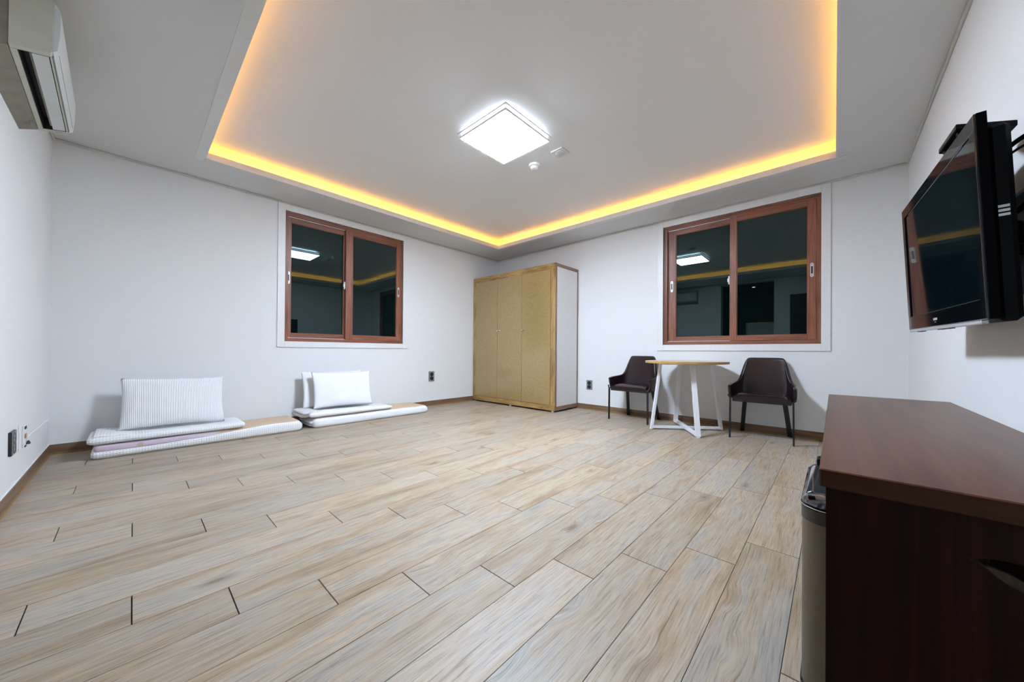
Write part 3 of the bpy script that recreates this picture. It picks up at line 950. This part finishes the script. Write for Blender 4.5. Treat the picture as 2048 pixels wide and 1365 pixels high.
for z0, z1 in ((0.350, 0.366), (0.247, 0.256)):
    bm = B(); bx(bm, XW + .014, XW + 0.017, -0.994, -0.956, z0, z1); obj('dark_clip', bm, M_SLOT, jk)
bm = B(); tube(bm, [(XW + 0.010, -0.945, 0.262), (XW + 0.022, -0.925, 0.258), (XW + 0.016, -0.905, 0.266)], 0.006); obj('cable_end', bm, M_SLOT, jk, smooth=True)
tr = tag(obj('cable_trunking', (lambda b_: (bx(b_, XW, XW + 0.012, -0.90, -0.004, 0.268, 0.292, bev=0.003), b_)[1])(B()), M_WALL),
         'thin white cable trunking along the left wall into the corner', 'trunking')

# ------------------------------------------------------------------ bedding on the floor
def slab(bm, x0, x1, yf, yb, z0, z1, r=0.03, nx=60, seed=0.0, wob=0.006, endr=0.05, mi=0, front=None, zt=None, yfn=None):
    """soft rounded slab lying along x; zt(x) / yfn(x) allow height and front line to vary"""
    def pr(x):
        a = zt(x) if zt else z1
        f = yfn(x) if yfn else yf
        rr = min(r, (a - z0) * 0.49)
        pts = []
        corners = ((f, z0, 180, 270), (yb, z0, 270, 360), (yb, a, 0, 90), (f, a, 90, 180))
        for cy, cz, t0, t1 in corners:
            sy = rr if cy == f else -rr
            sz = rr if cz == z0 else -rr
            # front is the smaller y
            for k in range(6):
                t = math.radians(t0 + (t1 - t0) * k / 5)
                pts.append((cy + sy + rr * math.cos(t), cz + sz + rr * math.sin(t)))
        for k in range(1, 9):     # extra points along the top
            pass
        return pts, (f + yb) / 2, (z0 + a) / 2
    rings = []
    for i in range(nx + 1):
        s = i / nx
        x = x0 + (x1 - x0) * s
        d = min(x - x0, x1 - x)
        sc = 1.0
        if d < endr:
            q = 1 - d / endr
            sc = math.sqrt(max(0.0, 1 - q * q)) * 0.45 + 0.55
        pts, my, mz = pr(x)
        ring = []
        for (y, z) in pts:
            yy = my + (y - my) * (1 - (1 - sc) * 0.12)
            zz = z0 + (mz - z0) + (z - mz) * sc
            nz = noise.noise(Vector((x * 6 + seed, y * 9, z * 14))) * wob
            ny = noise.noise(Vector((x * 5 + seed + 9, y * 7, z * 17))) * wob
            if zz < z0 + 0.012: nz = 0
            ring.append(bm.verts.new((x, yy + ny, max(z0, zz + nz))))
        rings.append(ring)
    n = len(rings[0])
    for A, Bq in zip(rings, rings[1:]):
        for k in range(n):
            f = bm.faces.new((A[k], A[(k + 1) % n], Bq[(k + 1) % n], Bq[k])); f.material_index = mi
    bm.faces.new(rings[0]).material_index = mi
    bm.faces.new(rings[-1]).material_index = mi

def lerp(a, b, t): return a + (b - a) * max(0.0, min(1.0, t))
# mat under the left window
mat1 = thing('floor_mat', 'folded white waffle floor mat with lilac and peach lining, at the left', 'mat', (-3.92, -0.24, 0))
bm = B(); slab(bm, -4.61, -3.232, -0.452, -0.035, 0.0, 0.07, 0.030, 70, 1.0, 0.004, 0.05, zt=lambda x: lerp(0.060, 0.100, (x + 4.35) / 0.9))
obj('lower_fold', bm, M_WAF, mat1, smooth=True, angle=1.2)
bm = B(); slab(bm, -4.597, -3.245, -0.440, -0.04, 0.050, 0.104, 0.018, 70, 3.0, 0.003, 0.03, yfn=lambda x: lerp(-0.447, -0.415, (x + 4.0) / 0.5), zt=lambda x: lerp(0.102, 0.108, (x + 4.35) / 0.9))
obj('printed_lining', bm, M_PRINT1, mat1, smooth=True, angle=1.2)
q1 = thing('folded_quilt', 'white waffle quilt folded on the left mat under the ribbed pillow', 'quilt', (-4.17, -0.24, 0.113))
bm = B(); slab(bm, -4.628, -3.705, -0.462, -0.05, 0.109, 0.158, 0.024, 60, 7.0, 0.006, 0.06, zt=lambda x: 0.156 + 0.006 * math.sin(x * 5.0))
obj('quilt_fold', bm, M_WAF, q1, smooth=True, angle=1.2)
bm = B(); slab(bm, -4.60, -4.40, -0.43, -0.06, 0.150, 0.18, 0.014, 24, 12.0, 0.010, 0.08, zt=lambda x: lerp(0.182, 0.162, (x + 4.56) / 0.14))
obj('corner_flap', bm, M_WAF, q1, smooth=True, angle=1.2)
# mat right of it
mat2 = thing('floor_mat', 'folded smooth white floor mat with peach lining, right of the left mat', 'mat', (-2.43, -0.24, 0))
bm = B(); slab(bm, -3.13, -1.742, -0.452, -0.035, 0.0, 0.096, 0.034, 70, 21.0, 0.005, 0.05, zt=lambda x: lerp(0.098, 0.088, (x + 2.3) / 0.5))
obj('lower_fold', bm, M_SMOOTH, mat2, smooth=True, angle=1.2)
bm = B(); slab(bm, -3.115, -1.757, -0.42, -0.04, 0.06, 0.108, 0.014, 70, 23.0, 0.003, 0.03, zt=lambda x: lerp(0.110, 0.098, (x + 2.3) / 0.5))
obj('printed_lining', bm, M_PRINT2, mat2, smooth=True, angle=1.2)
bm = B()
for (z0, z1, y0, y1, dx) in ((0.016, 0.040, -0.40, -0.10, 0.022), (0.046, 0.076, -0.42, -0.08, 0.028), (0.078, 0.096, -0.40, -0.12, 0.014)):
    slab(bm, -3.13 - dx, -3.06, y0, y1, z0, z1, 0.011, 10, 31.0 + z0, 0.003, 0.03)
obj('folded_end', bm, M_SHADEC, mat2, smooth=True, angle=1.2)
q2 = thing('folded_quilt', 'smooth white quilt folded on the right-hand mat under two pillows', 'quilt', (-2.73, -0.24, 0.113))
bm = B(); slab(bm, -3.165, -2.25, -0.456, -0.06, 0.113, 0.160, 0.024, 60, 27.0, 0.005, 0.06, zt=lambda x: lerp(0.164, 0.150, (x + 3.1) / 0.9))
obj('quilt_fold', bm, M_SMOOTH, q2, smooth=True, angle=1.2)
bm = B(); slab(bm, -3.232, -3.07, -0.40, -0.08, 0.116, 0.15, 0.015, 16, 33.0, 0.006, 0.05); slab(bm, -3.225, -3.06, -0.43, -0.10, 0.150, 0.182, 0.015, 16, 35.0, 0.007, 0.06)
obj('loose_end', bm, M_SHADEC, q2, smooth=True, angle=1.2)

def pillow(name, label, cx, wdt, hgt, thick, zb, yb_, lean, mat, seed, group=None, roll=0.0):
    """standing pillow; yb_ = y of its bottom edge, leaning back by 'lean' at the top"""
    bm = B()
    nu, nv = 44, 30
    F, K = [], []
    for jv in range(nv + 1):
        v = -1 + 2 * jv / nv
        rf, rk = [], []
        for iu in range(nu + 1):
            u = -1 + 2 * iu / nu
            pin = 1 - 0.045 * (1 - v * v) * abs(u) ** 3 
            pin2 = 1 - 0.06 * (1 - u * u) * abs(v) ** 3
            x = u * wdt / 2 * pin
            z = v * hgt / 2 * pin2
            t = thick / 2 * (max(0.0, 1 - abs(u) ** 2.6) ** 0.55) * (max(0.0, 1 - abs(v) ** 2.4) ** 0.55)
            t *= 1 - 0.12 * v
            t += noise.noise(Vector((u * 2.2 + seed, v * 2.2, seed))) * 0.010 * (1 - u ** 4) * (1 - v ** 4)
            cr, sr = math.cos(roll), math.sin(roll)
            X, Z = x * cr - z * sr, x * sr + z * cr
            h = (Z + hgt / 2) / hgt
            y = yb_ + lean * h
            rf.append(bm.verts.new((cx + X, y - t, zb + Z + hgt / 2)))
            if iu in (0, nu) or jv in (0, nv):
                rk.append(rf[-1])
            else:
                rk.append(bm.verts.new((cx + X, y + t * 0.8, zb + Z + hgt / 2)))
        F.append(rf); K.append(rk)
    for jv in range(nv):
        for iu in range(nu):
            bm.faces.new((F[jv][iu], F[jv][iu + 1], F[jv + 1][iu + 1], F[jv + 1][iu]))
            bm.faces.new((K[jv][iu], K[jv + 1][iu], K[jv + 1][iu + 1], K[jv][iu + 1]))
    o = obj(name, bm, mat, smooth=True, angle=2.5)
    return tag(o, label, 'pillow', group)
pillow('pillow', 'white ribbed pillow standing alone on the left folded quilt', -4.150, 0.655, 0.405, 0.14, 0.166, -0.28, 0.12, M_RIB, 3.0, None, -0.02)
pillow('pillow', 'plain white pillow, front one of two standing on the right quilt', -2.760, 0.655, 0.392, 0.10, 0.180, -0.315, 0.10, M_SMOOTH, 5.0, None, -0.012)
pillow('pillow', 'plain white pillow, back one of two, peeking out at the left', -2.825, 0.66, 0.400, 0.08, 0.180, -0.195, 0.09, M_SMOOTH, 8.0, None, -0.012)

# ------------------------------------------------------------------ round table
TCX, TCY = -0.415, -3.255
tb = thing('round_table', 'round pale wood table on white crossed steel legs below the right window', 'table', (TCX, TCY, 0))
bm = B(); lathe(bm, (TCX, TCY, 0), [(0.398, 0.7065), (0.400, 0.7085), (0.400, 0.7285), (0.3985, 0.730)], 2, 72, 1)
for f in bm.faces:
    if abs(f.normal.z) > 0.9 or len(f.verts) > 10:
        f.material_index = 0
obj('tabletop', bm, [M_TABLE, M_TEDGE], tb, smooth=True, angle=0.4)
legs = [(-0.63, -2.98), (-0.08, -3.05), (-0.185, -3.54), (-0.72, -3.46)]
def towards(p, s): return (TCX + (p[0] - TCX) * s, TCY + (p[1] - TCY) * s)
SH = 0.034
TOPS = [0.745, 0.56, 0.745, 0.56]
for i, p in enumerate(legs):
    tx, ty = towards(p, TOPS[i])
    bm = B(); bar(bm, (p[0], p[1], 0.012), (tx, ty, 0.690), 0.045, 0.022, side=(-(p[1] - TCY), p[0] - TCX, 0)); obj('leg', bm, M_WSTEEL, tb)
    bm = B(); lathe(bm, (p[0], p[1], 0), [(0.018, 0.0), (0.020, 0.004), (0.016, 0.012)], 2, 18); obj('foot_pad', bm, M_WPLAST, tb, smooth=True)
for a, b_ in ((0, 2), (1, 3)):
    bm = B()
    dz = 0.0 if a == 0 else 0.0005
    bar(bm, (legs[a][0], legs[a][1], 0.024 + dz), (legs[b_][0], legs[b_][1], 0.024 + dz), 0.045, 0.022 + dz, side=(-(legs[b_][1] - legs[a][1]), legs[b_][0] - legs[a][0], 0)); obj('floor_bar', bm, M_WSTEEL, tb)
    ta, t2 = towards(legs[a], TOPS[a]), towards(legs[b_], TOPS[b_])
    bm = B(); bar(bm, (ta[0], ta[1], 0.698 + dz), (t2[0], t2[1], 0.698 + dz), 0.045, 0.016, side=(-(t2[1] - ta[1]), t2[0] - ta[0], 0)); obj('top_bar', bm, M_WSTEEL, tb)
bm = B(); lathe(bm, (TCX, TCY, 0), [(0.018, 0.0), (0.020, 0.004), (0.016, 0.013)], 2, 18); obj('foot_pad', bm, M_WPLAST, tb, smooth=True)

# ------------------------------------------------------------------ chairs (local: x forward, y to the sitter's left, back at x = 0)
def chair_shell():
    """one curved panel: arm - back - arm"""
    st = [(0.405, .252, .503), (.36, .251, .513), (.30, .249, .519), (.24, .245, .523), (.18, .238, .527), (.13, .228, .533), (.095, .217, .545), (.074, .208, .580),
          (.060, .200, .635), (.050, .194, .695), (.043, .188, .742), (.037, .178, .768), (.033, .158, .775), (.029, .12, .776), (.026, .06, .776), (.025, 0.0, .776)]
    path = [(a_, b_) for a_, b_, _ in st] + [(a_, -b_) for a_, b_, _ in st[-2::-1]]
    toph = [c_ for _, _, c_ in st] + [c_ for _, _, c_ in st[-2::-1]]
    n = len(path)
    both = [0.395, 0.378, 0.370] + [0.368] * 13
    both = both + both[-2::-1]
    bm = B()
    rows = 10
    G = []
    for i, (x, y) in enumerate(path):
        col = []
        for k in range(rows + 1):
            t = k / rows
            z = both[i] + (toph[i] - both[i]) * t
            hh = max(0.0, (z - 0.50) / 0.276)          # above the arms the back narrows and leans
            yy = y * (1 - 0.15 * min(1, hh)) if abs(y) > 1e-6 else 0.0
            lo = max(0.0, (0.47 - z) / 0.10)
            yy *= 1 - 0.045 * lo * lo
            xx = x - 0.014 * min(1.0, hh) * (1 if x < 0.15 else 0)
            wb_ = max(0.0, min(1.0, (0.20 - x) / 0.15))
            xx += 0.062 * wb_ * max(0.0, 1 - (z - 0.37) / 0.40)
            if x > 0.38:
                xx -= 0.035 * (1 - t)       # front edge of the arm slants back downwards
            col.append(bm.verts.new((xx, yy, z)))
        G.append(col)
    for A, Bq in zip(G, G[1:]):
        for k in range(rows):
            bm.faces.new((A[k], A[k + 1], Bq[k + 1], Bq[k]))
    return bm

def make_chair():
    t = thing('dining_chair', 'dark plum leatherette armchair right of the round table', 'chair', (0, 0, 0))
    sh = obj('shell', chair_shell(), M_LEATHER, t, smooth=True, local=True, angle=3.0)
    md = sh.modifiers.new('thick', 'SOLIDIFY'); md.thickness = 0.030; md.offset = 0.0
    ms = sh.modifiers.new('soft', 'SUBSURF'); ms.levels = 2; ms.render_levels = 2
    # seat cushion: domed, rounded front
    bm = B()
    nx, ny = 16, 18
    top, bot = [], []
    for i in range(nx + 1):
        s = i / nx
        rt_, rb_ = [], []
        for jn in range(ny + 1):
            v = -1 + 2 * jn / ny
            x = 0.085 + 0.335 * s
            wd_ = 0.222 + 0.006 * s if s > 0.25 else 0.195 + 0.11 * s
            y = v * wd_
            edge = (1 - abs(v) ** 6) * (1 - max(0, (s - 0.72) / 0.28) ** 2.2 * 0.80)
            z = 0.392 + 0.046 * edge ** 0.6 - 0.010 * (1 - s) * (1 - v * v)
            rt_.append(bm.verts.new((x, y, z)))
            rb_.append(bm.verts.new((x - 0.012 * (s > 0.98), y * 0.985, 0.372)))
        top.append(rt_); bot.append(rb_)
    for i in range(nx):
        for jn in range(ny):
            bm.faces.new((top[i][jn], top[i][jn + 1], top[i + 1][jn + 1], top[i + 1][jn]))
            bm.faces.new((bot[i][jn], bot[i + 1][jn], bot[i + 1][jn + 1], bot[i][jn + 1]))
    for i in range(nx):
        bm.faces.new((top[i][0], top[i + 1][0], bot[i + 1][0], bot[i][0]))
        bm.faces.new((top[i][ny], bot[i][ny], bot[i + 1][ny], top[i + 1][ny]))
    for jn in range(ny):
        bm.faces.new((top[0][jn], bot[0][jn], bot[0][jn + 1], top[0][jn + 1]))
        bm.faces.new((top[nx][jn], top[nx][jn + 1], bot[nx][jn + 1], bot[nx][jn]))
    obj('seat', bm, M_LEATHER, t, smooth=True, local=True, angle=1.1)
    bm = B()
    bx(bm, 0.06, 0.408, -0.225, 0.225, 0.352, 0.372, 0, 0.003)
    obj('seat_frame', bm, M_STEELK, t, local=True)
    for s in (-1, 1):
        bm = B(); bar(bm, (0.412, s * 0.243, 0.0), (0.412, s * 0.240, 0.385), 0.022, 0.013, side=(1, 0, 0)); bar(bm, (0.412, s * 0.240, 0.376), (0.400, s * 0.262, 0.415), 0.016, 0.008, side=(1, 0, 0))
        obj('leg', bm, M_STEELK, t, local=True)
        bm = B(); bar(bm, (0.0, s * 0.198, 0.0), (0.105, s * 0.160, 0.360), 0.036, 0.016, side=(0.25, s * 0.9, 0)); obj('leg', bm, M_STEELK, t, local=True)
    return t
ch1 = make_chair()
ch1.location = (-0.040, -3.905, 0); ch1.rotation_euler = (0, 0, PI + math.atan2(0.012, 0.48))
ch2 = copy_tree(ch1)
ch2.location = (-0.034, -2.648, 0); ch2.rotation_euler = (0, 0, PI - 0.05)
ch2['label'] = 'dark plum leatherette armchair partly behind the round table, nearer the wardrobe'
for c in (ch1, ch2):
    c['group'] = 'armchairs at the round table'

# ------------------------------------------------------------------ console desk at the right
DX0, DX1, DY0, DY1 = -3.377, -1.46, -4.394, -4.8735
dk = thing('console_desk', 'low dark mahogany console desk along the right wall', 'desk', (-2.42, -4.63, 0))
bm = B(); bx(bm, DX0, DX1, DY0, DY1, 0.527, 0.567, 0, 0.0025)
for f in bm.faces:
    f.normal_update()
    if f.normal.z < 0.5: f.material_index = 1
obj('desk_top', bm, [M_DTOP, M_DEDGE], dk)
# near side panel with a broken hole
hole = [(-4.598, 0.446), (-4.612, 0.440), (-4.625, 0.430), (-4.640, 0.417), (-4.660, 0.409), (-4.690, 0.404), (-4.735, 0.408), (-4.770, 0.420), (-4.785, 0.436), (-4.765, 0.452), (-4.720, 0.459), (-4.672, 0.457), (-4.640, 0.456), (-4.615, 0.452)]
outer = [(-4.405, 0.0), (-4.872, 0.0), (-4.872, 0.527), (-4.405, 0.527)]
bm = B()
for xx in (-3.362, -3.338):
    ov = [bm.verts.new((xx, *p)) for p in outer]; hv = [bm.verts.new((xx, *p)) for p in hole]
    es = [bm.edges.new((ov[i], ov[(i + 1) % 4])) for i in range(4)] + [bm.edges.new((hv[i], hv[(i + 1) % len(hv)])) for i in range(len(hv))]
    bmesh.ops.triangle_fill(bm, use_beauty=True, use_dissolve=False, edges=es)
bm.verts.ensure_lookup_table()
nv = len(outer) + len(hole)
V = list(bm.verts)
for i in range(4):
    bm.faces.new((V[i], V[(i + 1) % 4], V[nv + (i + 1) % 4], V[nv + i]))
for i in range(len(hole)):
    k = (i + 1) % len(hole)
    f = bm.faces.new((V[4 + i], V[4 + k], V[nv + 4 + k], V[nv + 4 + i])); f.material_index = 1
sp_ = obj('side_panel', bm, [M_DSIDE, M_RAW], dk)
bm = B(); prism(bm, [(-4.618, 0.4375), (-4.627, 0.4375), (-4.648, 0.432), (-4.664, 0.424), (-4.676, 0.412), (-4.660, 0.411), (-4.645, 0.414), (-4.632, 0.424)], -3.360, -3.350, 0); obj('splinter', bm, M_RAW, sp_)
bm = B(); bx(bm, -1.50, -1.476, -4.405, -4.872, 0, 0.527); obj('side_panel', bm, M_DSIDE, dk)
bm = B(); bx(bm, -2.62, -2.60, -4.405, -4.86, 0, 0.527); obj('divider_panel', bm, M_DSIDE, dk)
bm = B(); bx(bm, -3.338, -1.50, -4.872, -4.862, 0, 0.527); obj('back_panel', bm, M_DSIDE, dk)
for z0, z1 in ((0.04, 0.20), (0.204, 0.362), (0.366, 0.523)):
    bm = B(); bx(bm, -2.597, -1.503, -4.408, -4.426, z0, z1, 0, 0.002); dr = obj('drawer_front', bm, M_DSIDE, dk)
    bm = B(); lathe(bm, (-2.05, -4.408, (z0 + z1) / 2), [(0.006, 0), (0.006, 0.004), (0.012, 0.009), (0.008, 0.0115)], 1, 16); obj('drawer_knob', bm, M_GOLDTRIM, dr, smooth=True)

# ------------------------------------------------------------------ bin under the desk
BX0, BX1, BY0, BY1 = -3.315, -2.955, -4.640, -4.3595
def rrect(x0, x1, y0, y1, r, n=7):
    pts = []
    for cx, cy, t0 in ((x1 - r, y1 - r, 0), (x0 + r, y1 - r, 90), (x0 + r, y0 + r, 180), (x1 - r, y0 + r, 270)):
        for k in range(n):
            t = math.radians(t0 + 90 * k / (n - 1))
            pts.append((cx + r * math.cos(t), cy + r * math.sin(t)))
    return pts
def stack(bm, layers, r=0.05, mi=0):
    rings = []
    for ins, z, tilt in layers:
        pts = rrect(BX0 + ins, BX1 - ins, BY0 + ins, BY1 - ins, max(0.012, r - ins * 0.3))
        rings.append([bm.verts.new((p[0], p[1], z + tilt * (p[0] - BX0))) for p in pts])
    n = len(rings[0])
    for A, Bq in zip(rings, rings[1:]):
        for k in range(n):
            bm.faces.new((A[k], A[(k + 1) % n], Bq[(k + 1) % n], Bq[k])).material_index = mi
    bm.faces.new(rings[0]).material_index = mi
    bm.faces.new(rings[-1]).material_index = mi
bn = thing('waste_bin', 'stainless steel waste bin with glossy dark lid tucked under the console desk', 'bin', (-3.135, -4.5, 0))
bm = B(); stack(bm, [(0.0, 0.012, 0), (0.0, 0.42, 0)]); obj('bin_body', bm, M_STEEL, bn, smooth=True)
bm = B(); stack(bm, [(-0.002, 0.0, 0), (-0.003, 0.003, 0), (-0.003, 0.014, 0), (0.0, 0.018, 0)]); obj('base_ring', bm, M_GLOSSBLK, bn, smooth=True)
bm = B(); stack(bm, [(0.001, 0.415, 0), (-0.0015, 0.418, 0), (-0.0015, 0.447, 0), (0.004, 0.449, 0)]); obj('rim_band', bm, M_BAND, bn, smooth=True)
bm = B(); stack(bm, [(0.0, 0.4495, 0), (-0.0025, 0.4505, 0), (-0.0025, 0.4525, 0), (0.002, 0.4535, 0)]); obj('chrome_line', bm, M_CHROME, bn, smooth=True)
bm = B(); stack(bm, [(0.002, 0.4540, 0), (-0.001, 0.457, 0), (0.001, 0.468, 0.012), (0.010, 0.474, 0.025), (0.026, 0.478, 0.035), (0.05, 0.480, 0.04)]); lid = obj('lid', bm, M_LID, bn, smooth=True, angle=0.9)
bm = B(); bx(bm, -3.02, -2.965, -4.46, -4.380, 0.478, 0.505, 0, 0.006, 2); obj('lid_hinge', bm, M_BLACK, lid)
bm = B(); bx(bm, -3.300, -3.285, -4.385, -4.372, 0.468, 0.476, 0, 0.002); obj('lid_catch', bm, M_BLACK, lid)

# ------------------------------------------------------------------ television
fbv = Vector((-1.7896, -4.6933, 0.9292))
ex = Vector((-0.99876, -0.04535, -0.02035)).normalized()      # towards the near end
ez0 = Vector((-0.03884, 0.04657, 0.99816))
ez = (ez0 - ex * ez0.dot(ex)).normalized()
en = ez.cross(ex).normalized()                                # should face the room (+y)
if en.y < 0: en = -en
TW, TH = 0.976, 0.602
tv = thing('television', 'large black flat television on the right wall, tilted slightly down', 'television', (-2.28, -4.72, 0.92))
def tbox(bm, u0, u1, v0, v1, n0, n1, mi=0, bev=0.0, seg=1):
    """u from the far end to the near end, v up, n towards the room"""
    k = len(bm.verts)
    bx(bm, u0, u1, v0, v1, n0, n1, mi, bev, seg)
    bm.verts.ensure_lookup_table()
    for vtx in list(bm.verts)[k:]:
        u, v, n = vtx.co
        vtx.co = fbv + ex * u + ez * v + en * n
def tvpart(name, boxes, mats, parent=None, **kw):
    bm = B()
    for b_ in boxes:
        k0 = set(bm.verts)
        u0, u1, v0, v1, n0, n1 = b_[:6]
        mi = b_[6] if len(b_) > 6 else 0
        bev = b_[7] if len(b_) > 7 else 0.0
        bx(bm, u0, u1, v0, v1, n0, n1, mi, bev)
        for vtx in bm.verts:
            if vtx not in k0:
                u, v, n = vtx.co
                vtx.co = fbv + ex * u + ez * v + en * n
    return obj(name, bm, mats, parent if parent is not None else tv, **kw)
BZ = 0.045
bz = tvpart('bezel', [(0, TW, TH - BZ, TH, -0.005, 0.0, 0, 0.002), (0, TW, 0.012, 0.072, -0.005, 0.0, 0, 0.002), (0, BZ, 0.072, TH - BZ, -0.005, 0.0), (TW - BZ, TW - 0.006, 0.072, TH - BZ, -0.005, 0.0)], M_GLOSSBLK)
bm = B()
vv0, vv1 = 0.014, TH - 0.002
pts = [(TW - 0.006 + 0.006 * math.sin(PI / 2 * k / 6), -0.0045 + 0.0047 * math.cos(PI / 2 * k / 6)) for k in range(7)] + [(TW - 0.006, -0.0045)]
A = [bm.verts.new(fbv + ex * u + ez * vv0 + en * n_) for u, n_ in pts]; Bv = [bm.verts.new(fbv + ex * u + ez * vv1 + en * n_) for u, n_ in pts]
bm.faces.new(A); bm.faces.new(Bv)
for k in range(len(pts)):
    bm.faces.new((A[k], A[(k + 1) % len(pts)], Bv[(k + 1) % len(pts)], Bv[k]))
obj('bezel_rounded_edge', bm, M_GLOSSBLK, bz, smooth=True, angle=0.8)
tvpart('bezel_rim', [(0, TW, TH - 0.02, TH, -0.024, -0.005), (0, TW, 0.012, 0.04, -0.024, -0.005), (0, 0.02, 0.04, TH - 0.02, -0.024, -0.005), (TW - 0.02, TW, 0.04, TH - 0.02, -0.024, -0.005)], M_RIM, bz)
tvpart('screen', [(BZ, TW - BZ, 0.072, TH - BZ, -0.012, -0.004)], M_SCREEN)
tvpart('screen_edge', [(BZ, TW - BZ, 0.0712, 0.0725, -0.004, 0.0004)], M_BAND)
tvpart('bottom_strip', [(0, TW - 0.06, 0.0, 0.012, -0.018, -0.002, 0, 0.002), (-0.004, 0.0, 0.0, TH * 0.45, -0.018, -0.002)], M_PULL)
tvpart('back_housing', [(0.05, TW - 0.018, 0.004, TH - 0.035, -0.070, -0.024, 0, 0.012), (0.2, TW - 0.2, 0.06, TH - 0.10, -0.095, -0.070, 0, 0.008)], M_BLACK)
for v0 in (0.300, 0.312, 0.324):
    tvpart('side_button', [(TW - 0.018, TW - 0.0165, v0, v0 + 0.007, -0.056, -0.036)], M_LOGOW)  # small pale bars on the near side of the housing
tvpart('maker_mark', [(0.435 + 0.011 * k, 0.443 + 0.011 * k, 0.036, 0.045, 0.0, 0.0006) for k in range(5)] + [(0.452, 0.470, 0.028, 0.030, 0.0, 0.0006)], M_LOGOW)
for u0, u1 in ((0.12, 0.20), (0.45, 0.60)):
    tvpart('speaker_slot', [(u0, u1, -0.003, 0.0, -0.02, -0.006)], M_SLOT)
# set-top box lying on the top edge
sb_ = thing('set_top_box', 'small flat black set-top box lying across the top of the television', 'set-top box', (-2.54, -4.76, 1.53))
c = [(-2.452, -4.692), (-2.632, -4.702), (-2.540, -4.838), (-2.362, -4.828)]
bm = B(); prism(bm, c, 1.538, 1.556, 2); bmesh.ops.bevel(bm, geom=list(bm.edges), offset=0.002, segments=1, affect='EDGES'); obj('box_case', bm, M_BLACK, sb_)
bm = B(); prism(bm, [(-2.462, -4.697), (-2.622, -4.7063), (-2.622, -4.7013), (-2.462, -4.6922)], 1.542, 1.552, 2); obj('front_strip', bm, M_GLOSSBLK, sb_)
for x, y in ((-2.60, -4.715), (-2.47, -4.707), (-2.53, -4.80), (-2.40, -4.80)):
    bm = B(); cyl(bm, (x, y, 1.528), 0.008, 0.0105, seg=12); obj('rubber_foot', bm, M_BLACK, sb_)
# wall bracket
wm = thing('wall_bracket', 'black steel television bracket with folding arm on the right wall', 'bracket', (-2.45, YS, 1.2))
bm = B(); bx(bm, -2.62, -2.30, YS, YS + 0.012, 1.02, 1.36, 0, 0.003); obj('wall_plate', bm, M_STEELK, wm)
bm = B(); bar(bm, (-2.46, YS + 0.012, 1.2), (-2.42, -4.815, 1.19), 0.12, 0.05, side=(0, 0, 1)); obj('arm', bm, M_STEELK, wm)
bm = B(); bar(bm, (-2.62, YS + 0.02, 1.30), (-2.60, -4.80, 1.25), 0.035, 0.02, side=(0, 0, 1)); obj('arm', bm, M_STEELK, wm)
bm = B(); bx(bm, -2.60, -2.10, -4.815, -4.806, 1.13, 1.25, 0, 0.002); obj('head_plate', bm, M_STEELK, wm)
# cables behind the television
def cable(label, pts_list, r):
    bm = B()
    for pts in pts_list:
        tube(bm, pts, r, 8)
    o = obj('cable', bm, M_BLACK, smooth=True)
    return tag(o, label, 'cable')
cable('thick black cable leaving the back of the television near its top', [bezier((-2.60, -4.79, 1.432), (-2.68, -4.80, 1.445), (-2.78, -4.83, 1.44), (-2.90, -4.866, 1.40))], 0.0065)
cable('thin black cable arching from television to wall below the thick one', [bezier((-2.60, -4.79, 1.410), (-2.68, -4.80, 1.420), (-2.78, -4.83, 1.415), (-2.92, -4.868, 1.36))], 0.0035)
cable('black cable slanting up behind the television to the wall', [bezier((-2.60, -4.80, 1.23), (-2.66, -4.82, 1.25), (-2.76, -4.85, 1.30), (-2.86, -4.868, 1.34))], 0.005)
cable('black cable looping below the bracket behind the television', [bezier((-2.62, -4.80, 1.15), (-2.80, -4.82, 1.12), (-2.86, -4.86, 1.05), (-2.66, -4.866, 1.02))], 0.005)
